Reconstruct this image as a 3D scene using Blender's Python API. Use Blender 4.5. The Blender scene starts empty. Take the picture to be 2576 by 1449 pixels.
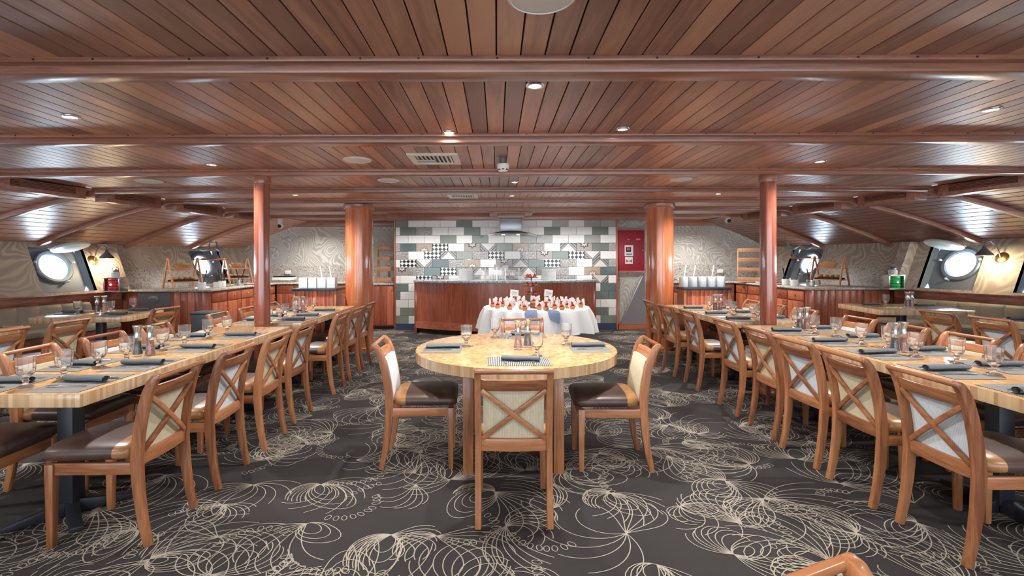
import bpy, bmesh, math, random
from mathutils import Vector, Matrix
random.seed(7)
PI = math.pi
scene = bpy.context.scene
C = scene.collection

# ------------------------------------------------------------------ camera
EYE = 1.46
cam_d = bpy.data.cameras.new('camera')
cam = bpy.data.objects.new('camera', cam_d); C.objects.link(cam)
cam_d.sensor_width = 36.0
cam_d.sensor_fit = 'HORIZONTAL'
cam_d.lens = 36.0 * 1250.0 / 2576.0
cam_d.shift_x = 38.0 / 2576.0
cam_d.shift_y = -69.5 / 2576.0
cam_d.clip_start = 0.05
cam.location = (0, 0, EYE)
cam.rotation_euler = (PI / 2, math.radians(0.16), 0)
scene.camera = cam

# ------------------------------------------------------------------ world + exposure
w = bpy.data.worlds.new('world'); scene.world = w
w.use_nodes = True
bg = w.node_tree.nodes['Background']
bg.inputs[0].default_value = (0.80, 0.90, 1.0, 1)
bg.inputs[1].default_value = 3.3
vs = scene.view_settings
vs.view_transform = 'Standard'; vs.look = 'None'
vs.exposure = 0.68; vs.gamma = 1.0
vs.use_curve_mapping = False

DOWNLIGHT_W = 9.0
PORTHOLE_W = 150.0

# ------------------------------------------------------------------ mesh helpers
class MB:
    def __init__(s): s.v = []; s.f = []; s.fm = []; s.mi = 0
    def add(s, vs_, fs):
        o = len(s.v); s.v += [tuple(p) for p in vs_]
        for f in fs: s.f.append(tuple(i + o for i in f)); s.fm.append(s.mi)
        return s
    def box(s, c, d, rz=0.0, rx=0.0, ry=0.0):
        hx, hy, hz = d[0] / 2, d[1] / 2, d[2] / 2
        M = Matrix.Rotation(rz, 3, 'Z') @ Matrix.Rotation(ry, 3, 'Y') @ Matrix.Rotation(rx, 3, 'X')
        p = [M @ Vector((x, y, z)) + Vector(c) for x in (-hx, hx) for y in (-hy, hy) for z in (-hz, hz)]
        return s.add(p, [(0, 1, 3, 2), (4, 6, 7, 5), (0, 4, 5, 1), (2, 3, 7, 6), (0, 2, 6, 4), (1, 5, 7, 3)])
    def bb(s, a, b):
        return s.box([(a[i] + b[i]) / 2 for i in range(3)], [abs(b[i] - a[i]) for i in range(3)])
    def hexa(s, p):   # 8 points: bottom ring 0-3, top ring 4-7
        return s.add(p, [(3, 2, 1, 0), (4, 5, 6, 7), (0, 1, 5, 4), (1, 2, 6, 5), (2, 3, 7, 6), (3, 0, 4, 7)])
    def lathe(s, prof, seg=24, c=(0, 0, 0), M=None, cap=True):
        vs_ = []; fs = []
        for (r, z) in prof:
            for i in range(seg):
                a = 2 * PI * i / seg
                p = Vector((r * math.cos(a), r * math.sin(a), z))
                if M is not None: p = M @ p
                vs_.append(p + Vector(c))
        for k in range(len(prof) - 1):
            for i in range(seg):
                j = (i + 1) % seg
                fs.append((k * seg + i, k * seg + j, (k + 1) * seg + j, (k + 1) * seg + i))
        if cap:
            fs.append(tuple(reversed(range(seg))))
            n = (len(prof) - 1) * seg
            fs.append(tuple(n + i for i in range(seg)))
        return s.add(vs_, fs)
    def tube(s, pts, r, seg=10, cap=True):
        pts = [Vector(p) for p in pts]
        rr = r if isinstance(r, (list, tuple)) else [r] * len(pts)
        vs_ = []; fs = []; nrm = None
        for i, p in enumerate(pts):
            t = (pts[min(i + 1, len(pts) - 1)] - pts[max(i - 1, 0)]).normalized()
            if nrm is None:
                nrm = t.orthogonal().normalized()
            else:
                nrm = (nrm - t * nrm.dot(t)).normalized()
            b = t.cross(nrm)
            for k in range(seg):
                a = 2 * PI * k / seg
                vs_.append(p + (nrm * math.cos(a) + b * math.sin(a)) * rr[i])
        for i in range(len(pts) - 1):
            for k in range(seg):
                j = (k + 1) % seg
                fs.append((i * seg + k, i * seg + j, (i + 1) * seg + j, (i + 1) * seg + k))
        if cap:
            fs.append(tuple(reversed(range(seg))))
            n = (len(pts) - 1) * seg
            fs.append(tuple(n + k for k in range(seg)))
        return s.add(vs_, fs)
    def sweep(s, pts, side, wd, dp):   # rectangular section swept in a plane with normal `side`
        pts = [Vector(p) for p in pts]; side = Vector(side).normalized()
        n = len(pts)
        ww = wd if isinstance(wd, (list, tuple)) else [wd] * n
        dd = dp if isinstance(dp, (list, tuple)) else [dp] * n
        vs_ = []; fs = []
        for i, p in enumerate(pts):
            t = (pts[min(i + 1, n - 1)] - pts[max(i - 1, 0)]).normalized()
            u = side.cross(t).normalized()
            a = side * ww[i] / 2; b = u * dd[i] / 2
            vs_ += [p - a - b, p + a - b, p + a + b, p - a + b]
        for i in range(n - 1):
            for k in range(4):
                j = (k + 1) % 4
                fs.append((i * 4 + k, i * 4 + j, i * 4 + 4 + j, i * 4 + 4 + k))
        fs.append((3, 2, 1, 0)); m = (n - 1) * 4
        fs.append((m, m + 1, m + 2, m + 3))
        return s.add(vs_, fs)
    def prism(s, poly, z0, z1):        # poly: ccw xy list
        n = len(poly)
        vs_ = [(x, y, z0) for x, y in poly] + [(x, y, z1) for x, y in poly]
        fs = [tuple(reversed(range(n))), tuple(range(n, 2 * n))]
        for i in range(n):
            j = (i + 1) % n
            fs.append((i, j, n + j, n + i))
        return s.add(vs_, fs)
    def sphere(s, c, r, seg=12, rings=8):
        rx, ry, rz = r if isinstance(r, (list, tuple)) else (r, r, r)
        vs_ = []; fs = []
        for i in range(1, rings):
            a = PI * i / rings
            for k in range(seg):
                b = 2 * PI * k / seg
                vs_.append((c[0] + rx * math.sin(a) * math.cos(b), c[1] + ry * math.sin(a) * math.sin(b), c[2] + rz * math.cos(a)))
        for i in range(rings - 2):
            for k in range(seg):
                j = (k + 1) % seg
                fs.append((i * seg + k, (i + 1) * seg + k, (i + 1) * seg + j, i * seg + j))
        t = len(vs_); vs_ += [(c[0], c[1], c[2] + rz), (c[0], c[1], c[2] - rz)]
        for k in range(seg):
            j = (k + 1) % seg
            fs.append((t, k, j)); fs.append((t + 1, (rings - 2) * seg + j, (rings - 2) * seg + k))
        return s.add(vs_, fs)
    def mesh(s, name, mats, bevel=0.0, smooth=35):
        me = bpy.data.meshes.new(name)
        me.from_pydata(s.v, [], s.f)
        mats = mats if isinstance(mats, (list, tuple)) else [mats]
        for m in mats: me.materials.append(m)
        if len(mats) > 1: me.polygons.foreach_set('material_index', s.fm)
        bm = bmesh.new(); bm.from_mesh(me)
        bmesh.ops.recalc_face_normals(bm, faces=bm.faces[:])
        if bevel > 0:
            es = [e for e in bm.edges if e.is_manifold and e.calc_face_angle(0) > 0.6]
            bmesh.ops.bevel(bm, geom=es, offset=bevel, segments=2, profile=0.5, affect='EDGES', clamp_overlap=True)
        bm.to_mesh(me); bm.free()
        if smooth:
            me.shade_smooth() if hasattr(me, 'shade_smooth') else me.polygons.foreach_set('use_smooth', [True] * len(me.polygons))
            me.set_sharp_from_angle(angle=math.radians(smooth))
        me.update()
        return me
    def build(s, name, mats, parent=None, bevel=0.0, smooth=35, loc=None, rz=0.0):
        return link(name, s.mesh(name, mats, bevel, smooth), parent, loc, rz)

def link(name, me, parent=None, loc=None, rz=0.0):
    o = bpy.data.objects.new(name, me); C.objects.link(o)
    if loc is not None: o.location = loc
    o.rotation_euler = (0, 0, rz)
    if parent is not None: o.parent = parent
    return o

def tag(o, label=None, cat=None, group=None, kind=None):
    if label:
        n = len(label.replace(',', '').split())
        if not 4 <= n <= 16: print('LABEL LENGTH', n, label)
        o['label'] = label
    if cat: o['category'] = cat
    if group: o['group'] = group
    if kind: o['kind'] = kind
    return o

def thing(name, label, cat, loc=(0, 0, 0), rz=0.0, group=None):
    o = link(name, None, None, loc, rz)
    o.empty_display_size = 0.05
    return tag(o, label, cat, group)

def struct(name, mb, mat, **k):
    return tag(mb.build(name, mat, **k), kind='structure')

def dup(root, loc, rz=0.0, label=None, group=None, swap=None):
    def cp(o, par):
        c = o.copy(); C.objects.link(c); c.parent = par
        if swap and o.name.split('.')[0] in swap:
            c.data = swap[o.name.split('.')[0]]
        for ch in list(o.children): cp(ch, c)
        return c
    r = cp(root, None)
    r.location = loc; r.rotation_euler = (0, 0, rz)
    if label: tag(r, label)
    if group: r['group'] = group
    return r

ORD = ['nearest', 'second', 'third', 'fourth', 'fifth', 'sixth', 'seventh', 'eighth', 'ninth']
def nth(i): return 'nearest the camera' if i == 0 else ORD[i] + ' from the camera'

# ------------------------------------------------------------------ material helpers
def srgb(r, g, b):
    f = lambda c: (c / 255 / 12.92) if c / 255 <= 0.04045 else ((c / 255 + 0.055) / 1.055) ** 2.4
    return (f(r), f(g), f(b), 1.0)

class NT:
    def __init__(s, name):
        s.m = bpy.data.materials.new(name); s.m.use_nodes = True
        s.t = s.m.node_tree; s.p = s.t.nodes['Principled BSDF']
        s.tc = s.t.nodes.new('ShaderNodeTexCoord')
    def n(s, typ, **k):
        o = s.t.nodes.new('ShaderNode' + typ)
        for a, b in k.items(): setattr(o, a, b)
        return o
    def l(s, a, b): s.t.links.new(a, b)
    def set(s, **k):
        for a, b in k.items():
            s.p.inputs[a.replace('_', ' ')].default_value = b
        return s
    def map(s, scale=(1, 1, 1), rot=(0, 0, 0), src='Object', loc=(0, 0, 0)):
        m = s.n('Mapping'); m.inputs['Scale'].default_value = scale; m.inputs['Rotation'].default_value = rot
        m.inputs['Location'].default_value = loc
        s.l(s.tc.outputs[src], m.inputs['Vector']); return m.outputs[0]
    def noise(s, vec, scale=5, detail=3, rough=0.5, dist=0.0, out=0):
        o = s.n('TexNoise'); o.inputs['Scale'].default_value = scale; o.inputs['Detail'].default_value = detail
        o.inputs['Roughness'].default_value = rough; o.inputs['Distortion'].default_value = dist
        if vec is not None: s.l(vec, o.inputs['Vector'])
        return o.outputs[out]
    def ramp(s, fac, stops, interp='LINEAR'):
        o = s.n('ValToRGB'); cr = o.color_ramp; cr.interpolation = interp
        while len(cr.elements) < len(stops): cr.elements.new(0.5)
        for e, (p, c) in zip(cr.elements, stops):
            e.position = p; e.color = c if len(c) == 4 else tuple(c) + (1,)
        s.l(fac, o.inputs[0]); return o.outputs[0]
    def math(s, op, a, b=None, c=None):
        o = s.n('Math', operation=op)
        for i, x in enumerate((a, b, c)):
            if x is None: continue
            if isinstance(x, (int, float)): o.inputs[i].default_value = x
            else: s.l(x, o.inputs[i])
        return o.outputs[0]
    def mix(s, fac, a, b, typ='MIX'):
        o = s.n('Mix', data_type='RGBA', blend_type=typ)
        for sock, x in ((o.inputs[0], fac), (o.inputs[6], a), (o.inputs[7], b)):
            if isinstance(x, (int, float)): sock.default_value = x
            elif isinstance(x, tuple): sock.default_value = x
            else: s.l(x, sock)
        return o.outputs[2]
    def rnd(s):
        return s.n('ObjectInfo').outputs['Random']
    def bump(s, h, strength=0.2, dist=0.01):
        b = s.n('Bump'); b.inputs['Strength'].default_value = strength; b.inputs['Distance'].default_value = dist
        s.l(h, b.inputs['Height']); s.l(b.outputs[0], s.p.inputs['Normal'])
    def color(s, c):
        if isinstance(c, tuple): s.p.inputs['Base Color'].default_value = c
        else: s.l(c, s.p.inputs['Base Color'])
        return s

def plain(name, col, rough=0.5, metal=0.0, **k):
    t = NT(name).color(col).set(Roughness=rough, Metallic=metal, **k)
    return t.m

def wood(name, dark, light, axis='z', rough=0.35, coat=0.0, fine=1.0, vary=0.25, src='Object', coat_rough=0.12):
    t = NT(name)
    a, b = 1.3 * fine, 16 * fine
    sc = {'x': (a, b, b), 'y': (b, a, b), 'z': (b, b, a)}[axis]
    r = t.rnd()
    off = t.n('CombineXYZ'); 
    m = t.n('Mapping'); m.inputs['Scale'].default_value = sc
    k = t.math('MULTIPLY', r, 37.0)
    for i in range(3): t.l(k, off.inputs[i])
    t.l(t.tc.outputs[src], m.inputs['Vector'])
    add = t.n('VectorMath', operation='ADD'); t.l(m.outputs[0], add.inputs[0]); t.l(off.outputs[0], add.inputs[1])
    n1 = t.noise(add.outputs[0], 1.6, 5, 0.6, 0.8)
    n2 = t.noise(add.outputs[0], 7.0, 2, 0.5)
    f = t.math('ADD', t.math('MULTIPLY', n1, 0.75), t.math('MULTIPLY', n2, 0.25))
    f = t.math('ADD', f, t.math('MULTIPLY', t.math('SUBTRACT', r, 0.5), vary))
    c = t.ramp(f, [(0.3, dark), (0.68, light)])
    t.color(c).set(Roughness=rough)
    if coat: t.set(Coat_Weight=coat, Coat_Roughness=coat_rough)
    t.bump(n2, 0.06, 0.002)
    return t.m

M = {}
CH_D, CH_L = srgb(116, 68, 43), srgb(184, 124, 82)
for ax in 'xyz': M['chair_' + ax] = wood('chair_wood_' + ax, CH_D, CH_L, ax, 0.33, 0.25)
M['plank'] = wood('ceiling_plank_wood', srgb(120, 72, 58), srgb(190, 136, 108), 'y', 0.42, 1.0, 0.55, 0.5, coat_rough=0.4)
M['beam'] = wood('beam_wood', srgb(118, 72, 56), srgb(174, 118, 94), 'x', 0.32, 0.4, 0.7, 0.15, coat_rough=.2)
M['column'] = wood('column_wood', srgb(158, 82, 48), srgb(206, 126, 80), 'z', 0.2, 0.8, 0.6, 0.1, coat_rough=0.06)
M['column_dark'] = wood('pillar_wood', srgb(124, 64, 48), srgb(168, 96, 74), 'z', 0.2, 0.9, 0.6, 0.1, coat_rough=0.06)
M['cab_z'] = wood('cabinet_wood', srgb(140, 70, 48), srgb(198, 116, 82), 'z', 0.3, 0.4, 0.8, 0.35)
M['cab_x'] = wood('cabinet_rail_wood', srgb(140, 70, 48), srgb(196, 116, 82), 'x', 0.3, 0.4, 0.8, 0.25)
M['cab_y'] = wood('ledge_wood', srgb(118, 66, 52), srgb(172, 110, 86), 'y', 0.25, 0.5, 0.6, 0.2)
M['pale_wood'] = wood('pale_shelf_wood', srgb(176, 116, 78), srgb(214, 160, 116), 'x', 0.45, 0.0, 0.9, 0.2)

def butcher(name):
    t = NT(name)
    sx = t.n('SeparateXYZ'); t.l(t.tc.outputs['Object'], sx.inputs[0])
    qx = t.math('FLOOR', t.math('DIVIDE', sx.outputs[0], 0.022))
    row = t.math('FLOOR', t.math('DIVIDE', sx.outputs[1], 0.022))
    q = t.n('CombineXYZ'); t.l(qx, q.inputs[0]); t.l(row, q.inputs[1])
    wn = t.n('TexWhiteNoise'); t.l(q.outputs[0], wn.inputs[0])
    nz = t.noise(t.map((18, 18, 2)), 1.5, 4, 0.6, 0.4)
    fs = t.math('ADD', t.math('MULTIPLY', wn.outputs[0], 0.4), t.math('MULTIPLY', nz, 0.6))
    side = t.ramp(fs, [(0.15, srgb(172, 130, 90)), (0.5, srgb(206, 172, 132)), (0.85, srgb(226, 200, 162))])
    vo = t.n('TexVoronoi'); vo.inputs['Scale'].default_value = 1.0; vo.inputs['Randomness'].default_value = 1.0
    t.l(t.map((34, 20, 1)), vo.inputs['Vector'])
    sc = t.n('SeparateColor'); t.l(vo.outputs['Color'], sc.inputs[0])
    n2 = t.noise(t.map((1, 1, 1)), 5.0, 5, 0.65, 1.2)
    ft = t.math('ADD', t.math('MULTIPLY', sc.outputs[0], 0.35), t.math('MULTIPLY', n2, 0.65))
    top = t.ramp(ft, [(0.2, srgb(182, 128, 78)), (0.5, srgb(212, 164, 110)), (0.8, srgb(230, 194, 146))])
    g = t.n('NewGeometry'); sn = t.n('SeparateXYZ'); t.l(g.outputs['Normal'], sn.inputs[0])
    up = t.math('GREATER_THAN', sn.outputs[2], 0.6)
    t.color(t.mix(up, side, top)).set(Roughness=0.25, Coat_Weight=0.6, Coat_Roughness=0.14)
    return t.m
M['butcher'] = butcher('butcher_block')

def swirl(name, c0, c1, c2, scale=1.0, freq=6.5):
    t = NT(name)
    v = t.map((scale, scale, scale), src='Object')
    n1 = t.n('TexNoise'); n1.inputs['Scale'].default_value = 1.3; n1.inputs['Detail'].default_value = 1.5; n1.inputs['Distortion'].default_value = 0.9
    t.l(v, n1.inputs['Vector'])
    sub = t.n('VectorMath', operation='SCALE'); t.l(n1.outputs['Color'], sub.inputs[0]); sub.inputs['Scale'].default_value = 1.9
    ad = t.n('VectorMath', operation='ADD'); t.l(v, ad.inputs[0]); t.l(sub.outputs[0], ad.inputs[1])
    wv = t.n('TexWave', wave_type='BANDS', bands_direction='DIAGONAL'); wv.inputs['Scale'].default_value = freq
    wv.inputs['Distortion'].default_value = 3.0; wv.inputs['Detail'].default_value = 3; wv.inputs['Detail Scale'].default_value = 1.0
    t.l(ad.outputs[0], wv.inputs['Vector'])
    big = t.noise(ad.outputs[0], 1.1, 2, 0.5)
    base = t.ramp(big, [(0.35, c0), (0.65, c1)])
    soft = t.math('MULTIPLY', t.ramp(wv.outputs[1], [(0.3, (0, 0, 0)), (0.95, (1, 1, 1))]), t.math('ADD', 0.15, t.math('MULTIPLY', t.noise(v, 2.3, 2), 0.9)))
    c = t.mix(t.math('MULTIPLY', soft, 1.15), base, c2)
    t.color(c).set(Roughness=0.55)
    return t.m
M['wallpaper'] = swirl('marbled_wallpaper', srgb(160, 157, 150), srgb(178, 172, 162), srgb(214, 212, 206), 1.0, 5.0)
M['wallpaper_warm'] = swirl('marbled_wall_panel', srgb(160, 150, 138), srgb(176, 166, 152), srgb(206, 196, 180), 0.9, 3.6)

def granite(name, cols, scale=70, rough=0.2):
    t = NT(name)
    v = t.map()
    vo = t.n('TexVoronoi'); vo.inputs['Scale'].default_value = scale; t.l(v, vo.inputs['Vector'])
    wn = t.n('SeparateColor'); t.l(vo.outputs['Color'], wn.inputs[0])
    nz = t.noise(v, scale * 0.3, 3, 0.6)
    f = t.math('ADD', t.math('MULTIPLY', wn.outputs[0], 0.6), t.math('MULTIPLY', nz, 0.4))
    t.color(t.ramp(f, cols)).set(Roughness=rough)
    return t.m
M['granite'] = granite('granite', [(0.15, srgb(110, 108, 104)), (0.4, srgb(186, 184, 174)), (0.8, srgb(218, 214, 204))], 60, 0.15)
M['terrazzo'] = granite('terrazzo_splashback', [(0.12, srgb(90, 86, 84)), (0.32, srgb(160, 156, 150)), (0.8, srgb(196, 190, 180))], 45, 0.3)
M['granite_blue'] = granite('bar_granite', [(0.15, srgb(86, 92, 100)), (0.45, srgb(156, 166, 176)), (0.8, srgb(198, 206, 212))], 60, 0.12)

M['white'] = plain('white_paint', srgb(232, 232, 228), 0.4)
M['china'] = plain('white_china', srgb(238, 238, 236), 0.15)
M['cloth'] = plain('white_cloth', srgb(236, 238, 240), 0.85)
M['black_metal'] = plain('black_metal', srgb(34, 36, 44), 0.45)
M['black'] = plain('black_plastic', srgb(24, 24, 26), 0.4)
M['steel'] = plain('steel', (0.55, 0.56, 0.58, 1), 0.25, 1.0)
M['hood_steel'] = plain('brushed_hood_steel', (0.34, 0.35, 0.37, 1), 0.35, 1.0)
M['brass'] = plain('brass', (0.55, 0.36, 0.14, 1), 0.3, 1.0)
M['navy'] = plain('navy_skirting', srgb(48, 58, 92), 0.5)
M['red'] = plain('red_paint', srgb(160, 40, 56), 0.35)
M['iron'] = plain('grey_lamp_metal', srgb(118, 116, 120), 0.4, 0.4)
M['frame_grey'] = plain('porthole_metal', srgb(128, 140, 152), 0.35, 0.3)
M['deadlight'] = plain('pale_blue_paint', srgb(206, 220, 224), 0.4)
M['niche'] = plain('niche_paint', srgb(126, 136, 146), 0.5)
M['dark_gap'] = plain('dark_gap', srgb(40, 26, 22), 0.8)
M['bin'] = plain('grey_bin_plastic', srgb(96, 106, 112), 0.5)
M['dark_top'] = plain('dark_stone_top', srgb(44, 54, 66), 0.25)
M['berry'] = plain('berry_red', srgb(168, 26, 34), 0.25)
M['pastry'] = plain('pastry', srgb(206, 140, 84), 0.7)
M['cake_brown'] = plain('brown_cake', srgb(150, 84, 50), 0.7)
M['bread'] = plain('bread_crust', srgb(196, 158, 108), 0.75)
M['leaf'] = plain('salad_green', srgb(110, 130, 70), 0.6)
M['tomato'] = plain('tomato', srgb(190, 60, 40), 0.3)
M['paper'] = plain('white_paper', srgb(240, 240, 236), 0.8)
M['bird'] = plain('grey_bird', srgb(120, 128, 134), 0.5)
M['linen_blue'] = plain('blue_grey_linen', srgb(120, 134, 164), 0.9)

def fabric(name, c0, c1, stripe=110.0, rough=0.85):
    t = NT(name)
    wv = t.n('TexWave', wave_type='BANDS', bands_direction='X'); wv.inputs['Scale'].default_value = stripe / 3.0
    wv.inputs['Distortion'].default_value = 1.5; wv.inputs['Detail'].default_value = 3
    t.l(t.map(), wv.inputs['Vector'])
    f = t.noise(t.map((120, 120, 20)), 1.0, 3, 0.6)
    f = t.math('ADD', t.math('MULTIPLY', wv.outputs[1], 0.35), t.math('MULTIPLY', f, 0.65))
    t.color(t.ramp(f, [(0.3, c0), (0.7, c1)])).set(Roughness=rough)
    t.bump(f, 0.15, 0.002)
    return t.m
M['panel_cream'] = fabric('cream_woven_fabric', srgb(186, 174, 146), srgb(208, 198, 172))
M['panel_blue'] = fabric('pale_blue_woven_fabric', srgb(188, 198, 206), srgb(216, 222, 226))
M['bench_fabric'] = plain('taupe_upholstery', srgb(158, 148, 132), 0.6)

def leather(name, c0, c1, rough=0.35):
    t = NT(name)
    f = t.noise(t.map((1, 1, 1)), 9.0, 5, 0.6)
    t.color(t.ramp(f, [(0.3, c0), (0.75, c1)])).set(Roughness=rough, Coat_Weight=0.15, Coat_Roughness=0.3)
    t.bump(t.noise(t.map(), 160, 2), 0.08, 0.002)
    return t.m
M['leather'] = leather('dark_brown_leather', srgb(58, 42, 38), srgb(86, 64, 56), 0.42)
M['leather_tan'] = leather('tan_leather', srgb(140, 96, 56), srgb(178, 130, 84), 0.32)

def glassm(name, col=(1, 1, 1, 1), rough=0.0, ior=1.45):
    return NT(name).color(col).set(Roughness=rough, Transmission_Weight=1.0, IOR=ior).m
M['glass'] = NT('clear_glass').color((1, 1, 1, 1)).set(Roughness=0.0, Transmission_Weight=0.95, IOR=1.36).m
M['frosted'] = NT('frosted_acrylic').color(srgb(228, 234, 236)).set(Roughness=0.25, Transmission_Weight=0.25, IOR=1.3).m
M['pepper'] = granite('peppercorns', [(0.2, srgb(28, 28, 34)), (0.8, srgb(84, 88, 98))], 160, 0.5)
M['salt'] = granite('pink_salt', [(0.2, srgb(150, 84, 72)), (0.8, srgb(220, 168, 150))], 160, 0.5)

def napkin_m():
    t = NT('charcoal_napkin')
    f = t.noise(t.map((1, 1, 1)), 300, 2)
    t.color(t.ramp(f, [(0.3, srgb(80, 85, 90)), (0.7, srgb(114, 120, 124))])).set(Roughness=0.9)
    return t.m
M['napkin'] = napkin_m()

def mat_m():
    t = NT('striped_placemat')
    sx = t.n('SeparateXYZ'); t.l(t.tc.outputs['Object'], sx.inputs[0])
    st = t.math('FRACT', t.math('DIVIDE', sx.outputs[0], 0.0125))
    f = t.math('GREATER_THAN', st, 0.5)
    t.color(t.mix(f, srgb(62, 64, 68), srgb(158, 156, 150))).set(Roughness=0.7)
    return t.m
M['placemat'] = mat_m()

def emit(name, col, strength):
    t = NT(name).color((0.8, 0.8, 0.8, 1))
    t.p.inputs['Emission Color'].default_value = col
    t.p.inputs['Emission Strength'].default_value = strength
    return t.m
M['lamp'] = emit('lamp_glow', (1, 0.9, 0.75, 1), 25)
M['bulb'] = emit('bulb_glow', (1, 0.82, 0.55, 1), 30)
M['red_lens'] = emit('red_lens_glow', (1.0, 0.05, 0.06, 1), .06)
M['green_lens'] = emit('green_lens_glow', (0.02, 0.8, 0.12, 1), 0.03)
M['red_lens'].node_tree.nodes['Principled BSDF'].inputs['Base Color'].default_value = (0.6, 0.02, 0.02, 1)
M['green_lens'].node_tree.nodes['Principled BSDF'].inputs['Base Color'].default_value = (0.01, 0.4, 0.08, 1)
M['red_core'] = emit('red_lamp_core', (1.0, 0.6, 0.35, 1), 9)
M['green_core'] = emit('green_lamp_core', (0.4, 1.0, 0.4, 1), 5)

def carpet_m():
    t = NT('carpet_pile')
    v = t.map()
    f = t.math('ADD', t.math('MULTIPLY', t.noise(v, 260, 2, 0.6), 0.5), t.math('MULTIPLY', t.noise(v, 1.2, 3), 0.5))
    t.color(t.ramp(f, [(0.3, srgb(26, 23, 25)), (0.7, srgb(50, 46, 46))])).set(Roughness=0.95)
    t.bump(t.noise(v, 400, 2), 0.3, 0.004)
    return t.m
M['carpet'] = carpet_m()
M['carpet_line'] = plain('carpet_line_yarn', srgb(154, 146, 133), 0.95)

def louvre_m(): return plain('louvre_dark', srgb(70, 54, 50), 0.5)
M['louvre'] = louvre_m()
# ================================================================== SETTING
XC = 0.2
ZB, ZP = 2.38, 2.445
BEAM_REAR = [1.17, 2.57, 4.02, 5.50, 6.84, 8.05, 9.43, 10.85]
BW = 0.135
BEAM_C = [d - BW / 2 for d in BEAM_REAR]
ZL, ZT = 0.91, 1.77            # wall ledge / wall top
DBACK = 12.3
def G(D):  return 5.75 - 0.15 * max(0.0, D - 6.0)
def WT(D): return 8.0 - 0.25 * max(0.0, D - 6.2)
def WB(D): return WT(D) - 0.3
def S(s, D, t, o=0.0):         # point on the flared side wall
    return Vector((XC + s * (WB(D) + (WT(D) - WB(D)) * t + o), D, ZL + (ZT - ZL) * t))

# ---- floor and carpet
fl = MB().bb((-8.6, -5, -0.08), (9.0, 12.6, 0))
floor = struct('floor', fl, M['carpet'], smooth=0)

def carpet_lines():
    rng = random.Random(3)
    mb = MB(); W = 0.0026; cnt = [0]
    def ribbon(pts, w=W):
        n = len(pts)
        if n < 2: return
        vs_ = []; cnt[0] += 1; zz = 0.0012 + (cnt[0] % 997) * 1.5e-6
        for i, (x, y) in enumerate(pts):
            ax, ay = pts[max(i - 1, 0)]; bx, by = pts[min(i + 1, n - 1)]
            dx, dy = bx - ax, by - ay; l = math.hypot(dx, dy) or 1e-6
            nx, ny = -dy / l * w, dx / l * w
            vs_ += [(x - nx, y - ny, zz), (x + nx, y + ny, zz)]
        mb.add(vs_, [(2 * i, 2 * i + 1, 2 * i + 3, 2 * i + 2) for i in range(n - 1)])
    def hair(x, y, h, L, k0, k1, n=11):
        pts = [(x, y)]; ds = L / n
        for i in range(n):
            h += (k0 + (k1 - k0) * i / n) * ds
            x += math.cos(h) * ds; y += math.sin(h) * ds; pts.append((x, y))
        return pts
    def fan(x, y, a, n, L, spread, turn):
        c0, c1 = rng.choice(((.3, 1.8), (.8, 1.3), (1.2, .8), (-.7, 2.6)))
        for k in range(n):
            t = k / max(1, n - 1) - 0.5
            ln = L * (1.0 - 0.4 * abs(t + 0.1)) * rng.uniform(0.94, 1.05)
            tr = turn * (1.0 - 0.6 * t)
            ribbon(hair(x, y, a + spread * t, ln, c0 * tr / ln, c1 * tr / ln, 14))
    def nested(x, y, a, n, L, asp):
        for k in range(2, n + 1):
            l = L * k / n; m = 22
            pts = []
            for i in range(m + 1):
                b = PI + 2 * PI * i / m
                u, v = l / 2 + l / 2 * math.cos(b), l * asp / 2 * math.sin(b)
                sk = 0.25 * u * u / L
                v += sk
                pts.append((x + u * math.cos(a) - v * math.sin(a), y + u * math.sin(a) + v * math.cos(a)))
            ribbon(pts)
    def fringe(x, y, a, n, step, bend, r):
        for k in range(n):
            a += bend; x += math.cos(a) * step; y += math.sin(a) * step
            b = a + PI / 2 + rng.uniform(-.3, .3); m = 10
            pts = []
            for i in range(m + 1):
                th = PI + 2 * PI * i / m
                u, v = r * 1.7 * (1 + math.cos(th)), r * math.sin(th)
                pts.append((x + u * math.cos(b) - v * math.sin(b), y + u * math.sin(b) + v * math.cos(b)))
            ribbon(pts, W * 0.85)
    # motifs chained along wandering stems, leaving bare patches between
    cells = []
    for gy in range(0, 24):
        for gx in range(-14, 15):
            cells.append((gx * 0.40 + rng.uniform(-.2, .2) + 0.2, 1.1 + gy * 0.40 + rng.uniform(-.2, .2)))
    for cx, cy in cells:
        if rng.random() < 0.12: continue
        a = rng.uniform(0, 2 * PI); x, y = cx, cy
        sgn = rng.choice((-1, 1))
        fan(x, y, a, rng.randint(6, 10), rng.uniform(.4, .72), rng.uniform(1.1, 1.9), sgn * rng.uniform(1.3, 2.6))
        if rng.random() < 0.8:
            fan(x, y, a + PI + rng.uniform(-.5, .5), rng.randint(5, 8), rng.uniform(.28, .5), rng.uniform(1.0, 1.7), -sgn * rng.uniform(1.4, 2.8))
        if rng.random() < 0.6:
            nested(x, y, a + sgn * rng.uniform(.9, 1.7), rng.randint(4, 6), rng.uniform(.26, .42), rng.uniform(.5, .8))
        if rng.random() < 0.6:
            fringe(x + .3 * math.cos(a + sgn), y + .3 * math.sin(a + sgn), a + rng.uniform(-1, 1), rng.randint(6, 12), .04, sgn * rng.uniform(.08, .3), .015)
    o = mb.build('carpet_line_pattern', M['carpet_line'], floor, smooth=0)
    tag(o, kind='stuff')
carpet_lines()

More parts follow.
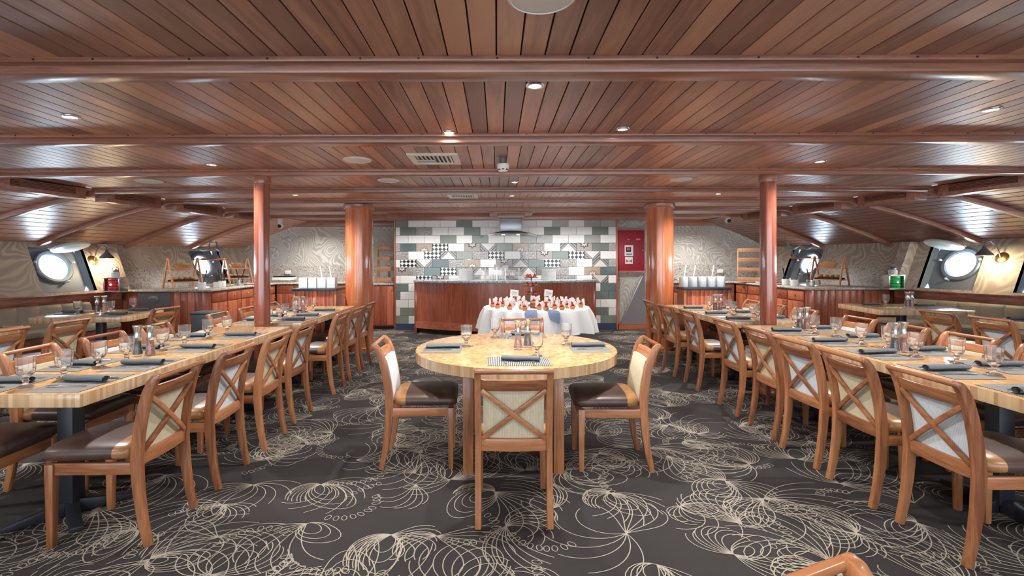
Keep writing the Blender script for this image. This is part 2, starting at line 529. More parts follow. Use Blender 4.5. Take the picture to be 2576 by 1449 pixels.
# ---- ceiling: backing sheet, individual planks, cross beams
ceil = struct('ceiling', MB().bb((-8.6, -5, ZP + 0.022), (9.0, 12.6, ZP + 0.06)), M['dark_gap'], smooth=0)
PW = 0.117
bays = [(BEAM_C[i], BEAM_C[i + 1]) for i in range(len(BEAM_C) - 1)]
limits = [2.6, 4.0, 5.45, 5.45]
for bi, (d0, d1) in enumerate(bays[:4]):
    L = d1 - d0
    me = MB().box((0, 0, 0.01), (PW - 0.006, L, 0.02)).mesh('plank', M['plank'], bevel=0.003, smooth=0)
    n = int(limits[bi] / PW)
    off = [0.0, 0.05, -0.02, 0.03][bi]
    for k in range(-n, n):
        link('plank', me, ceil, ((k + 0.5) * PW + off, (d0 + d1) / 2, ZP))
far = MB()
for bi, (d0, d1) in enumerate([(-5, BEAM_C[0])] + bays[4:] + [(BEAM_C[-1], 12.4)]):
    n = int(5.9 / PW)
    for k in range(-n, n + 3):
        far.box(((k + 0.5) * PW, (d0 + d1) / 2, ZP + 0.01), (PW - 0.006, d1 - d0, 0.02))
for bi, (d0, d1) in enumerate(bays[:4]):
    n = int(limits[bi] / PW); n2 = int(6.0 / PW)
    for k in list(range(-n2, -n)) + list(range(n, n2 + 2)):
        far.box(((k + 0.5) * PW + [0.0, 0.05, -0.02, 0.03][bi], (d0 + d1) / 2, ZP + 0.01), (PW - 0.006, d1 - d0, 0.02))
tag(far.build('distant_planks', M['plank'], ceil, smooth=0), kind='stuff')

# sloped ceiling planks down to the side walls
slope_d = [-5, BEAM_C[0]] + BEAM_C[1:] + [12.4]
NS = 15
def slope_pt(s, D, t, dz=0.0):
    h = G(D) + (WT(D) - G(D)) * t
    return Vector((XC + s * h, D, (ZP - 0.02) + (ZT + 0.02 - ZP) * t + 0.06 * math.sin(PI * t) + dz))
for s, nm in ((-1, 'left'), (1, 'right')):
    mb = MB(); back = MB()
    for d0, d1 in zip(slope_d[:-1], slope_d[1:]):
        for k in range(NS):
            t0, t1 = k / NS + 0.0045, (k + 1) / NS - 0.0045
            # short staggered boards
            m = 3
            for q in range(m):
                e0 = d0 + (d1 - d0) * max(0, (q - (k % 2) * 0.5)) / m + 0.004
                e1 = d0 + (d1 - d0) * min(m, (q + 1 - (k % 2) * 0.5 if q < m - 1 else m)) / m - 0.004
                if e1 - e0 < 0.05: continue
                mb.hexa([slope_pt(s, e0, t0), slope_pt(s, e0, t1), slope_pt(s, e1, t1), slope_pt(s, e1, t0),
                         slope_pt(s, e0, t0, .012), slope_pt(s, e0, t1, .012), slope_pt(s, e1, t1, .012), slope_pt(s, e1, t0, .012)])
        for k in range(5):
            back.add([slope_pt(s, d0, k / 5, .014), slope_pt(s, d0, (k + 1) / 5, .014), slope_pt(s, d1, (k + 1) / 5, .014), slope_pt(s, d1, k / 5, .014)], [(0, 1, 2, 3)])
    back.build('slope_backing', M['dark_gap'], ceil, smooth=0)
    tag(mb.build('sloped_boards', M['plank'], ceil, smooth=0), kind='stuff')

# cross beams, each with flange strips, sloping knees and screws
tn = 0
def trim(mb, mat, **k):
    global tn
    tn += 1
    return struct('trim_%d' % tn, mb, mat, **k)
for bi, dc in enumerate(BEAM_C):
    mb = MB()
    g = G(dc)
    x0, x1 = XC - g, XC + g
    mb.bb((x0, dc - BW / 2, ZB), (x1, dc + BW / 2, ZP + 0.01))
    b = trim(mb, M['beam'], bevel=0.012)
    fl_ = MB().bb((x0, dc - BW / 2 - 0.045, ZP - 0.024), (x1, dc - BW / 2 + 0.01, ZP + 0.004))
    fl_.build('front_flange', M['beam'], b, bevel=0.006)
    fl_ = MB().bb((x0, dc + BW / 2 - 0.01, ZP - 0.024), (x1, dc + BW / 2 + 0.045, ZP + 0.004))
    fl_.build('rear_flange', M['beam'], b, bevel=0.006)
    if 1 <= bi <= 5:
        sc = MB(); rr = random.Random(bi)
        x = x0 + rr.uniform(.1, .3)
        while x < x1:
            sc.lathe([(0.005, 0), (0.005, 0.004)], 8, (x, dc - BW / 2 - 0.045, ZP - 0.012), Matrix.Rotation(PI / 2, 3, 'X'))
            x += rr.uniform(.28, .5)
        tag(sc.build('screws', M['black'], b), kind='stuff')
    for s in (-1, 1):
        pts = []
        for k in range(9):
            t = k / 8
            p = slope_pt(s, dc, t, -0.035)
            if k == 0: p.z = ZB + 0.035
            pts.append(p)
        kn = MB().sweep(pts, (0, 1, 0), BW * 0.75, 0.07)
        kn.build('knee', M['beam'], b, bevel=0.01)

# louvred ventilation boxes at the edge of the flat ceiling
for s, side in ((-1, 'left'), (1, 'right')):
    for i in range(2, 7):
        d0, d1 = BEAM_C[i] + 0.13, BEAM_C[i + 1] - 0.16
        dm = (d0 + d1) / 2; L = d1 - d0
        gx = XC + s * G(dm)
        idx = i - 2
        t = thing('ventilation_box', 'louvred wooden ventilation box under the %s ceiling edge, %s' % (side, nth(idx)), 'vent', (gx, dm, 2.29), math.atan2(0.15 * s, 1) if dm > 6 else 0, 'louvred ventilation boxes')
        MB().bb((-0.0, -L / 2, 0), (s * 0.2, L / 2, 0.165)).build('box', M['beam'], t, bevel=0.006) if s > 0 else MB().bb((-0.2, -L / 2, 0), (0.0, L / 2, 0.165)).build('box', M['beam'], t, bevel=0.006)
        MB().box((-s * 0.003, 0, 0.095), (0.006, L * 0.72, 0.09)).build('grille', M['louvre'], t, smooth=0)
        for q in range(5):
            MB().box((-s * 0.008, 0, 0.06 + q * 0.0175), (0.012, L * 0.71, 0.006), ry=s * 0.5).build('slat', M['beam'], t, smooth=0)

# ---- side walls with recessed portholes
WIN = {-1: [2.0, 4.2, 5.45, 6.7, 8.2, 11.1], 1: [2.0, 4.45, 5.7, 6.95, 8.25, 11.1]}
HW = 0.40; TA, TB = 0.06, 0.90
wn = 0
for s, side in ((-1, 'left'), (1, 'right')):
    mb = MB()
    def quad(d0, d1, t0, t1):
        k = 4
        for q in range(k):
            a, b = d0 + (d1 - d0) * q / k, d0 + (d1 - d0) * (q + 1) / k
            mb.hexa([S(s, a, t0), S(s, b, t0), S(s, b, t0, .05), S(s, a, t0, .05), S(s, a, t1), S(s, b, t1), S(s, b, t1, .05), S(s, a, t1, .05)])
    edges = [-5.0]
    for d in WIN[s]: edges += [d - HW, d + HW]
    edges.append(12.5)
    for a, b in zip(edges[0::2], edges[1::2]): quad(a, b, 0, 1.03)
    for d in WIN[s]:
        quad(d - HW, d + HW, 0, TA); quad(d - HW, d + HW, TB, 1.03)
    wall = struct('wall_' + side, mb, M['wallpaper_warm'], smooth=0)
    lo = MB()
    for a, b in ((-5, 6.2), (6.2, 12.5)):
        lo.hexa([(XC + s * (WB(a) + o), d, z) for z in (0, ZL) for (d, o) in ((a, -.02), (b, -.02), (b, .06), (a, .06))] if a == 99 else
                [(XC + s * (WB(a) - .02), a, 0), (XC + s * (WB(b) - .02), b, 0), (XC + s * (WB(b) + .06), b, 0), (XC + s * (WB(a) + .06), a, 0),
                 (XC + s * (WB(a) - .02), a, ZL), (XC + s * (WB(b) - .02), b, ZL), (XC + s * (WB(b) + .06), b, ZL), (XC + s * (WB(a) + .06), a, ZL)])
    lo.build('wainscot', M['cab_y'], wall, smooth=0)
    # ledge
    ld = MB()
    for a, b in ((-5, 6.2), (6.2, 8.85)):
        ld.hexa([(XC + s * (WB(a) - .17), a, ZL - .012), (XC + s * (WB(b) - .17), b, ZL - .012), (XC + s * (WB(b) + .03), b, ZL - .012), (XC + s * (WB(a) + .03), a, ZL - .012),
                 (XC + s * (WB(a) - .17), a, ZL + .02), (XC + s * (WB(b) - .17), b, ZL + .02), (XC + s * (WB(b) + .03), b, ZL + .02), (XC + s * (WB(a) + .03), a, ZL + .02)])
        ld.hexa([(XC + s * (WB(a) - .16), a, ZL - .13), (XC + s * (WB(b) - .16), b, ZL - .13), (XC + s * (WB(b) - .12), b, ZL - .13), (XC + s * (WB(a) - .12), a, ZL - .13),
                 (XC + s * (WB(a) - .16), a, ZL - .012), (XC + s * (WB(b) - .16), b, ZL - .012), (XC + s * (WB(b) - .12), b, ZL - .012), (XC + s * (WB(a) - .12), a, ZL - .012)])
    trim(ld, M['cab_y'], bevel=0.004)
    # portholes
    for d in WIN[s]:
        wn += 1
        win = tag(link('window_%d' % wn, None), kind='structure')
        DP = 0.17
        rc = MB()
        a, b = d - HW, d + HW
        for (p, q, r_, t_) in (((a, TA), (b, TA), (b, TA), (a, TA)), ((a, TB), (b, TB), (b, TB), (a, TB)), ((a, TA), (a, TB), (a, TB), (a, TA)), ((b, TA), (b, TB), (b, TB), (b, TA))):
            rc.add([S(s, *p), S(s, *q), S(s, r_[0], r_[1], DP), S(s, t_[0], t_[1], DP)], [(0, 1, 2, 3)])
        # plate with a round hole
        o = S(s, d, 0.53, DP)
        U = (S(s, d + .1, .53, DP) - S(s, d - .1, .53, DP)).normalized()
        V = (S(s, d, .6, DP) - S(s, d, .4, DP)).normalized()
        N = U.cross(V).normalized()
        if N.x * s > 0: N = -N       # inward
        R = 0.235; seg = 40
        hu = (S(s, b, .53, DP) - S(s, a, .53, DP)).length / 2
        hv0 = (S(s, d, .53, DP) - S(s, d, TA, DP)).length; hv1 = (S(s, d, TB, DP) - S(s, d, .53, DP)).length
        inner = []; outer = []
        for i in range(seg):
            th = 2 * PI * (i + 0.5) / seg; cu, cv = math.cos(th), math.sin(th)
            inner.append(o + U * R * cu + V * R * cv)
            k = min(hu / max(abs(cu), 1e-6), (hv1 if cv > 0 else hv0) / max(abs(cv), 1e-6))
            outer.append(o + U * k * cu + V * k * cv)
        vs_ = inner + outer
        rc.add(vs_, [(i, (i + 1) % seg, seg + (i + 1) % seg, seg + i) for i in range(seg)])
        rc.build('recess', M['niche'], win, smooth=0)
        Mx = Matrix((U, V, N)).transposed()
        fr = MB().lathe([(R - .03, -.12), (R - .03, .02), (R - .01, .045), (R + .03, .05), (R + .05, .035), (R + .055, .0), (R + .055, -.01)], 40, o, Mx, cap=False)
        fr.build('porthole_frame', M['frame_grey'], win)
        gl = MB().lathe([(R - .028, -.02), (R - .028, -.012)], 40, o, Mx)
        gl.build('pane', M['glass'], win)
        for ang in (0.2, 2.9, -1.2):
            q = o + U * (R + .06) * math.cos(ang) + V * (R + .06) * math.sin(ang)
            MB().tube([q, q + N * .07], .014, 8).build('dog_bolt', M['white'], win)
            MB().sphere(q + N * .08, .022, 8, 6).build('wing_nut', M['white'], win)
        # open deadlight cover swung up under the ceiling
        oc = S(s, d, 0.97, -0.26); oc.z = 1.70
        rear = d > 10
        tl = Vector((-s * 0.95, 0, 0.30)).normalized()
        N2 = tl.cross(Vector((0, 1, 0))).normalized()
        if N2.z < 0: N2 = -N2
        M2 = Matrix((tl, Vector((0, 1, 0)), N2)).transposed()
        if not rear: MB().lathe([(.02, -.045), (.15, -.05), (.2, -.03), (.25, -.02), (.265, 0), (.25, .02), (.1, .03), (.02, .032)], 36, oc, M2).build('deadlight', M['deadlight'], win)
        hp = o + V * (R + .07) + N * .05
        if not rear: MB().tube([hp, hp + N * .06 + V * .03, oc - tl * .26], .018, 8).build('hinge_arm', M['deadlight'], win)
        # daylight coming through the porthole
        ld_ = bpy.data.lights.new('porthole_daylight', 'AREA'); ld_.shape = 'DISK'; ld_.size = 0.6
        ld_.energy = PORTHOLE_W; ld_.color = (0.68, 0.86, 1.0)
        lo_ = bpy.data.objects.new('porthole_daylight', ld_); C.objects.link(lo_)
        lo_.matrix_world = Matrix.Translation(o - N * 0.16) @ Matrix((U, -V if U.cross(-V).dot(-N) > 0 else V, -N)).transposed().to_4x4()
        lo_.parent = win
    # slanted pilaster
    pl = MB()
    for d0, d1, i in ((8.86, 9.02, .16),):
        pl.hexa([S(s, d0, 0, -i), S(s, d1, 0, -i), S(s, d1, 0, .02), S(s, d0, 0, .02), S(s, d0, 1.0, -i), S(s, d1, 1.0, -i), S(s, d1, 1.0, .02), S(s, d0, 1.0, .02)])
    trim(pl, M['wallpaper_warm'], smooth=0)

# ---- back walls
wb = MB()
wb.bb((XC - 6.75, DBACK, 0), (-2.14, DBACK + .1, ZP + .02))
struct('wall_back_left', wb, M['wallpaper'], smooth=0)
wb = MB().bb((3.32, DBACK, 0), (XC + 6.75, DBACK + .1, ZP + .02)).bb((3.22, 10.6, 0), (3.32, DBACK + .1, ZP + .02)).bb((2.52, 10.6, 0), (3.32, 10.7, ZP + .02))
struct('wall_back_right', wb, M['wallpaper'], smooth=0)
wb = MB().bb((-2.14, 10.52, 0), (2.52, DBACK + .1, ZP + .02))
tile_wall = struct('wall_back_centre', wb, M['niche'], smooth=0)
trim(MB().bb((XC - 6.6, DBACK - .12, 2.30), (-2.14, DBACK, ZP)), M['beam'], bevel=.006)
trim(MB().bb((3.32, DBACK - .12, 2.30), (XC + 6.6, DBACK, ZP)), M['beam'], bevel=.006)
trim(MB().bb((-2.3, 10.38, 2.30), (3.3, 10.52, ZP)), M['beam'], bevel=.006)
MB().bb((-2.14, 10.47, 0), (2.52, 10.52, 0.115)).build('skirting', M['navy'], tile_wall, smooth=0)
MB().bb((-2.165, 10.475, 0), (-2.14, 10.54, 2.3)).build('edge_strip', M['cab_z'], tile_wall, smooth=0)
MB().bb((2.52, 10.475, 0), (2.545, 10.54, 2.3)).build('edge_strip', M['cab_z'], tile_wall, smooth=0)

# tiles
def tilemat(name, kind):
    t = NT(name)
    sx = t.n('SeparateXYZ'); t.l(t.tc.outputs['Object'], sx.inputs[0])
    x, z = sx.outputs[0], sx.outputs[2]
    r = t.rnd()
    if kind in ('W', 'G', 'T', 'L', 'B'):
        a = {'W': (srgb(214, 216, 212), srgb(236, 236, 232)), 'G': (srgb(104, 114, 106), srgb(136, 144, 134)), 'T': (srgb(84, 100, 100), srgb(104, 120, 116)),
             'L': (srgb(150, 152, 148), srgb(172, 174, 168)), 'B': (srgb(74, 92, 108), srgb(94, 110, 124))}[kind]
        f = t.math('ADD', t.math('MULTIPLY', r, .7), t.math('MULTIPLY', t.noise(t.map(), 9, 3), .3))
        c = t.ramp(f, [(0.1, a[0]), (0.9, a[1])])
    elif kind == 'S':
        c = t.ramp(t.noise(t.map(), 55, 4, .7), [(0.4, srgb(106, 104, 104)), (0.6, srgb(182, 176, 170))])
    elif kind == 'C':
        ch = t.n('TexChecker'); t.l(t.map((1, 0, 1), (0, PI / 4, 0)), ch.inputs[0]); ch.inputs['Scale'].default_value = 17
        c = t.mix(ch.outputs['Fac'], srgb(36, 36, 40), srgb(222, 220, 214))
    elif kind in ('V', 'VV'):
        ax = t.math('ABSOLUTE', x)
        q = t.math('ADD', ax, z) if kind == 'V' else t.math('SUBTRACT', ax, z)
        st = t.math('FRACT', t.math('MULTIPLY', q, 15.0))
        dk = t.math('LESS_THAN', st, 0.28)
        big = t.math('GREATER_THAN', q, 0.075)
        c = t.mix(t.math('MULTIPLY', dk, big), t.mix(big, srgb(204, 202, 196), srgb(142, 140, 138)), srgb(52, 52, 56))
    else:                             # F and O: rosette halves
        zz = t.math('ADD', z, 0.085 if kind == 'O' else -0.085)
        rad = t.math('SQRT', t.math('ADD', t.math('MULTIPLY', x, x), t.math('MULTIPLY', zz, zz)))
        ang = t.math('ARCTAN2', zz, x)
        pet = t.math('ABSOLUTE', t.math('SINE', t.math('MULTIPLY', ang, 4.0)))
        e = t.math('ADD', rad, t.math('MULTIPLY', pet, 0.035))
        c1 = (srgb(200, 188, 170), srgb(126, 42, 36), srgb(206, 198, 184), srgb(52, 46, 46), srgb(150, 142, 134)) if kind == 'F' else \
             (srgb(206, 196, 178), srgb(70, 54, 46), srgb(212, 204, 190), srgb(136, 108, 88), srgb(160, 144, 128))
        o = t.n('ValToRGB'); o.color_ramp.interpolation = 'CONSTANT'
        while len(o.color_ramp.elements) < 5: o.color_ramp.elements.new(.5)
        for el, p, cc in zip(o.color_ramp.elements, (0, .12, .3, .52, .7), c1): el.position = p; el.color = cc
        t.l(t.math('MULTIPLY', e, 6.0), o.inputs[0]); c = o.outputs[0]
    t.color(c).set(Roughness=0.16)
    return t.m
TM = {k: tilemat('tile_' + k, k) for k in ('W', 'G', 'T', 'L', 'S', 'C', 'V', 'VV', 'F', 'O')}
rows = ['G W W W G W W W W W L W L L',
        'W G S W W G W W W W G W W G W',
        'W W W G W G W W L L W W L W',
        'S T O C W F VV G O S W V F G S',
        'S W C V G S C W S F G C VV W',
        'W C VV T S O W F V G C S W V S',
        'F S T C S V W O V G S W O T C',
        'W W C F W S W W W W S S W VV W',
        'T W W W W W W W W W W W W T',
        'T W W W W W W W W W W W W T T',
        'W W W W W W W W W W W W W W',
        'W G W W W W W W W W W W W G W',
        'G W W W W W W W W W W W W G']
TW_, TH_ = 0.3385, 0.170
tile_me = {}
def tile_mesh(k, w_):
    key = (k, round(w_, 3))
    if key not in tile_me:
        tile_me[key] = MB().box((0, 0, 0), (w_ - 0.005, 0.016, TH_ - 0.005)).mesh('tile', TM[k], bevel=0.0025, smooth=0)
    return tile_me[key]
for ri, row in enumerate(rows):
    z = 2.163 - TH_ * (ri - 1) - TH_ / 2
    cells_ = row.split()
    x = -2.045 - TW_ if ri % 2 else -1.873 - TW_
    hh = 0
    for k in cells_:
        a, b = max(x, -2.14), min(x + TW_, 2.52)
        if b - a > 0.02:
            link('tile', tile_mesh(k, b - a), tile_wall, ((a + b) / 2, 10.512, z))
        x += TW_
    if x < 2.50:
        link('tile', tile_mesh('W', 2.52 - x), tile_wall, ((x + 2.52) / 2, 10.512, z))

# ---- columns
def column(name, label, x, d, r, mat, seg=40):
    t = thing(name, label, 'column', (x, d, 0))
    MB().lathe([(r, 0), (r, ZB - 0.05)], seg, cap=False).build('shaft', mat, t)
    MB().lathe([(r * 1.08, ZB - 0.075), (r * 1.12, ZB - 0.06), (r * 1.12, ZB - 0.012), (r * 1.05, ZB)], seg).build('capital', M['beam'], t)
    MB().lathe([(r * 1.1, 0), (r * 1.1, 0.05), (r * 1.02, 0.06)], seg).build('base_ring', mat, t)
column('column', 'slender varnished round column between the left long tables', -2.57, 5.44, 0.082, M['column_dark'])
column('column', 'slender varnished round column between the right long tables', 2.97, 5.44, 0.082, M['column_dark'])
column('column', 'thick orange wood round column beside the left serving trolley', -2.26, 8.16, 0.222, M['column'])
column('column', 'thick orange wood round column beside the right serving trolley', 2.67, 8.16, 0.222, M['column'])
# ================================================================== CHAIRS
def cushion(mb, stations, seg=24, cap0=True, cap1=True):
    base = len(mb.v); rings = []
    vs_ = []; fs = []
    for (y, hx, hz, zc) in stations:
        for k in range(seg):
            a = 2 * PI * k / seg
            ca, sa = math.cos(a), math.sin(a)
            e = 0.42
            x = hx * math.copysign(abs(ca) ** e, ca); z = hz * math.copysign(abs(sa) ** 0.7, sa)
            z += (0.012 * (1 - (x / max(hx, 1e-5)) ** 2)) if sa > 0 else 0
            vs_.append((x, y, zc + z))
    n = len(stations)
    for i in range(n - 1):
        for k in range(seg):
            j = (k + 1) % seg
            fs.append((i * seg + k, i * seg + j, (i + 1) * seg + j, (i + 1) * seg + k))
    if cap0: fs.append(tuple(reversed(range(seg))))
    if cap1: fs.append(tuple((n - 1) * seg + k for k in range(seg)))
    return mb.add(vs_, fs)

POST = [(-.272, 0), (-.245, .12), (-.224, .27), (-.213, .42), (-.216, .50), (-.228, .60), (-.247, .70), (-.268, .78), (-.290, .832), (-.312, .862), (-.334, .872)]
def post_y(z):
    for (y0, z0), (y1, z1) in zip(POST[:-1], POST[1:]):
        if z0 <= z <= z1: return y0 + (y1 - y0) * (z - z0) / max(z1 - z0, 1e-6)
    return POST[-1][0]
def make_chair(label, loc, rz, group):
    t = thing('dining_chair', label, 'chair', loc, rz, group)
    HX = 0.196
    for sx in (-1, 1):
        MB().sweep([(sx * HX, y, z) for y, z in POST], (1, 0, 0), 0.036,
                   [.036, .042, .05, .056, .056, .054, .052, .05, .046, .040, .026]).build('rear_leg', M['chair_z'], t, bevel=.007)
        MB().hexa([(sx * .2 - .016, .198, 0), (sx * .2 + .016, .198, 0), (sx * .2 + .016, .23, 0), (sx * .2 - .016, .23, 0),
                   (sx * .2 - .023, .19, .43), (sx * .2 + .023, .19, .43), (sx * .2 + .023, .236, .43), (sx * .2 - .023, .236, .43)]).build('front_leg', M['chair_z'], t, bevel=.004)
        MB().bb((sx * .2 - .011, -.21, .372), (sx * .2 + .011, .2, .432)).build('side_apron', M['chair_y'], t, bevel=.003)
    MB().bb((-.18, .203, .372), (.18, .227, .432)).build('front_apron', M['chair_x'], t, bevel=.003)
    def rail(z0, z1, th, bow, name, tilt=0.0):
        n = 10; mb = MB(); vs_ = []; fs = []
        for i in range(n + 1):
            x = -HX + .012 + (2 * HX - .024) * i / n
            b = -bow * (1 - (x / HX) ** 2)
            for z, o in ((z0, -th / 2), (z0, th / 2), (z1, th / 2), (z1, -th / 2)):
                vs_.append((x, post_y(z) + b + o, z))
        for i in range(n):
            for k in range(4):
                j = (k + 1) % 4
                fs.append((i * 4 + k, i * 4 + j, i * 4 + 4 + j, i * 4 + 4 + k))
        fs += [(3, 2, 1, 0), (n * 4, n * 4 + 1, n * 4 + 2, n * 4 + 3)]
        mb.add(vs_, fs).build(name, M['chair_x'], t, bevel=.004)
    rail(.752, .818, .022, .020, 'upper_rail')
    rail(.408, .478, .024, .016, 'lower_rail')
    MB().tube([(-HX - .012, -.326, .866), (HX + .012, -.326, .866)], .0135, 12).build('top_rail', M['chair_x'], t)
    for sx in (-1, 1):
        pts = []
        for i in range(7):
            u = i / 6; z = .475 + (.756 - .475) * u; x = sx * (-.176 + .352 * u)
            pts.append((x, post_y(z) - .018 * (1 - (x / .19) ** 2) - .012 + (.004 if sx > 0 else 0), z))
        MB().sweep(pts, (0, 1, 0), .016, .026).build('cross_brace', M['chair_x'], t, bevel=.003)
    # upholstered back panel set in front of the cross braces
    mb = MB(); n = 8; m = 6; F = []; Bk = []
    for j in range(m + 1):
        z = .474 + (.762 - .474) * j / m
        for i in range(n + 1):
            x = -.168 + .336 * i / n
            b = -.016 * (1 - (x / .19) ** 2)
            puff = .016 * (1 - (2 * i / n - 1) ** 4) * (1 - (2 * j / m - 1) ** 4)
            F.append((x, post_y(z) + b + .020 + .012 + puff, z)); Bk.append((x, post_y(z) + b + .010, z))
    o = len(F); fs = []
    for j in range(m):
        for i in range(n):
            a = j * (n + 1) + i
            fs.append((a, a + 1, a + n + 2, a + n + 1)); fs.append((o + a, o + a + n + 1, o + a + n + 2, o + a + 1))
    per = [i for i in range(n + 1)] + [(j + 1) * (n + 1) - 1 for j in range(1, m + 1)] + [m * (n + 1) + i for i in range(n - 1, -1, -1)] + [j * (n + 1) for j in range(m - 1, 0, -1)]
    for a, b in zip(per, per[1:] + per[:1]): fs.append((a, o + a, o + b, b))
    mb.add(F + Bk, fs)
    mb.build('back_panel', M['panel_cream'], t)
    global PANEL_BLUE
    PANEL_BLUE = mb.mesh('back_panel_blue', M['panel_blue'])
    st = [(-.188, .15, .018, .472), (-.184, .176, .030, .474), (-.172, .20, .038, .476), (-.15, .214, .042, .477), (-.10, .2215, .043, .478)]
    cushion(MB(), st, cap1=False).build('seat_rear', M['leather_tan'], t, smooth=60)
    st = [(-.10, .222, .0435, .478), (.05, .229, .045, .478), (.15, .232, .044, .477), (.215, .23, .041, .475), (.243, .22, .035, .473), (.256, .2, .022, .470)]
    cushion(MB(), st, cap0=False).build('seat_front', M['leather'], t, smooth=60)
    return t

CHAIRG = 'cross-back dining chairs'
proto_chair = make_chair('cream cross-back chair with its back to the camera at the round table', (.09, 2.97, 0), 0.0, CHAIRG)
def chair(x, y, rz, label, blue=False):
    return dup(proto_chair, (x, y, 0), rz, label, CHAIRG, {'back_panel': PANEL_BLUE} if blue else None)
H = PI / 2
chair(-.55, 3.68, -H + .05, 'pale blue cross-back chair at the left side of the round table', True)
chair(.80, 3.63, H - .03, 'cream cross-back chair at the right side of the round table')
chair(.25, 4.68, PI, 'cross-back chair at the far side of the round table')
chair(.635, .60, math.radians(-156.5), 'cross-back chair cut off by the bottom edge, right of the round table')
chair(-1.04, .60, math.radians(168), 'cross-back chair cut off at the bottom left corner')
LA = [2.74, 3.36, 4.0, 4.65]; LB = [5.61, 6.26, 6.88]
RA = [2.55, 3.10, 3.66, 4.19, 4.80]; RB = [5.70, 6.40, 7.10]
LAf = [2.72, 3.37, 3.99, 4.6]; LBf = [5.62, 6.25, 6.9]
RAf = [2.65, 3.22, 3.80, 4.40, 5.0]; RBf = [5.85, 6.5, 7.1]
rr = random.Random(5)
def row(ds, x, rz, fmt, blues):
    for i, d in enumerate(ds):
        b = blues[i]
        chair(x + rr.uniform(-.02, .02), d, rz + rr.uniform(-.04, .04), fmt % ('pale blue' if b else 'cream', nth(i)), b)
row(LA, -2.07, H, '%s cross-back chair %s, aisle side of left front table', [0, 1, 0, 1])
row(LB, -2.07, H, '%s cross-back chair %s, aisle side of left rear table', [0, 1, 1])
row(RA, 2.49, -H, '%s cross-back chair %s, aisle side of right front table', [1, 0, 1, 0, 1])
row(RB, 2.49, -H, '%s cross-back chair %s, aisle side of right rear table', [1, 0, 0])
row(LAf, -2.85, -H, '%s cross-back chair %s, window side of left front table', [0, 0, 1, 0])
row(LBf, -2.85, -H, '%s cross-back chair %s, window side of left rear table', [0, 1, 0])
row(RAf, 3.33, H, '%s cross-back chair %s, window side of right front table', [0, 1, 0, 0, 1])
row(RBf, 3.33, H, '%s cross-back chair %s, window side of right rear table', [0, 1, 0])
for i, d in enumerate([4.30, 4.97]):
    chair(-4.57, d, H, '%s cross-back chair %s at the near left banquette table' % (('pale blue', 'cream')[i], nth(i)), i == 0)
chair(-4.50, 6.33, H - .1, 'cross-back chair at the far left banquette table')
for i, d in enumerate([4.95, 5.55]):
    chair(5.22, d, -H, '%s cross-back chair %s at the near right banquette table' % (('pale blue', 'cream')[i], nth(i)), i == 0)

# ================================================================== TABLES
TZ = 0.76; TT = 0.072
def pedestal(t, x, y, arm_=.36, rot=PI / 4, narrow=0):
    MB().bb((x - .045, y - .045, .05), (x + .045, y + .045, TZ - TT)).build('pedestal_post', M['black_metal'], t, bevel=.004)
    MB().box((x, y, TZ - TT - .012), (.5, .09, .022)).build('mount_plate', M['black_metal'], t)
    for k in range(4):
        a = rot + k * PI / 2
        arm = .14 if narrow and k % 2 == 0 else arm_
        c, s_ = math.cos(a), math.sin(a); px, py = -s_ * .03, c * .03
        q = lambda r, z, sg: (x + c * r + sg * px, y + s_ * r + sg * py, z)
        MB().hexa([q(.03, .004, -1), q(arm, .004, -1), q(arm, .004, 1), q(.03, .004, 1), q(.03, .085, -1), q(arm, .03, -1), q(arm, .03, 1), q(.03, .085, 1)]).build('foot', M['black_metal'], t, bevel=.004)
def rrect(x0, x1, y0, y1, r, n=5):
    out = []
    for cx, cy, a0 in ((x1 - r, y0 + r, -PI / 2), (x1 - r, y1 - r, 0), (x0 + r, y1 - r, PI / 2), (x0 + r, y0 + r, PI)):
        for i in range(n + 1):
            a = a0 + PI / 2 * i / n
            out.append((cx + r * math.cos(a), cy + r * math.sin(a)))
    return out
def table(label, x0, x1, d0, d1, rz=0.0, r=.015, peds=None):
    cx, cy = (x0 + x1) / 2, (d0 + d1) / 2
    t = thing('dining_table', label, 'table', (cx, cy, 0), rz, 'butcher-block dining tables')
    hx, hy = (x1 - x0) / 2, (d1 - d0) / 2
    MB().prism(rrect(-hx, hx, -hy, hy, r), TZ - TT, TZ).build('tabletop', M['butcher'], t, bevel=.005)
    for i, (x, y) in enumerate(peds):
        diag = len(peds) == 1 or ('left' in label and 'front' in label and i == 0)
        pedestal(t, x, y, .29 if len(peds) == 2 and diag else .36, PI / 4 if diag else 0.0, not diag)
    return t
LX0, LX1, RX0, RX1 = -3.0, -2.2, 2.62, 3.45
table('long butcher-block table, front one on the left', LX0, LX1, 2.62, 5.30, peds=[(.13, -1.08), (.14, .93)])
table('long butcher-block table, rear one on the left', LX0, LX1, 5.58, 7.70, peds=[(.14, -.70), (.14, .64)])
table('long butcher-block table, front one on the right', RX0, RX1, 2.10, 5.30, peds=[(-.125, -.82), (-.125, .82)])
table('long butcher-block table, rear one on the right', RX0, RX1, 5.60, 7.75, peds=[(-.125, -.62), (-.125, .66)])
table('near left butcher-block table by the banquette', -6.1, -5.15, 4.35, 5.45, 0, .08, [(0, 0)])
table('far left butcher-block table by the banquette', -5.95, -4.78, 6.22, 7.25, .18, .12, [(0, 0)])
table('near right butcher-block table by the banquette', 5.75, 6.75, 4.95, 5.95, 0, .03, [(0, 0)])
table('far right butcher-block table by the banquette', 5.35, 6.55, 6.78, 7.85, -.12, .03, [(0, 0)])
RT = (.15, 4.02)
t = thing('round_table', 'round butcher-block dining table in the middle of the room', 'table', (RT[0], RT[1], 0))
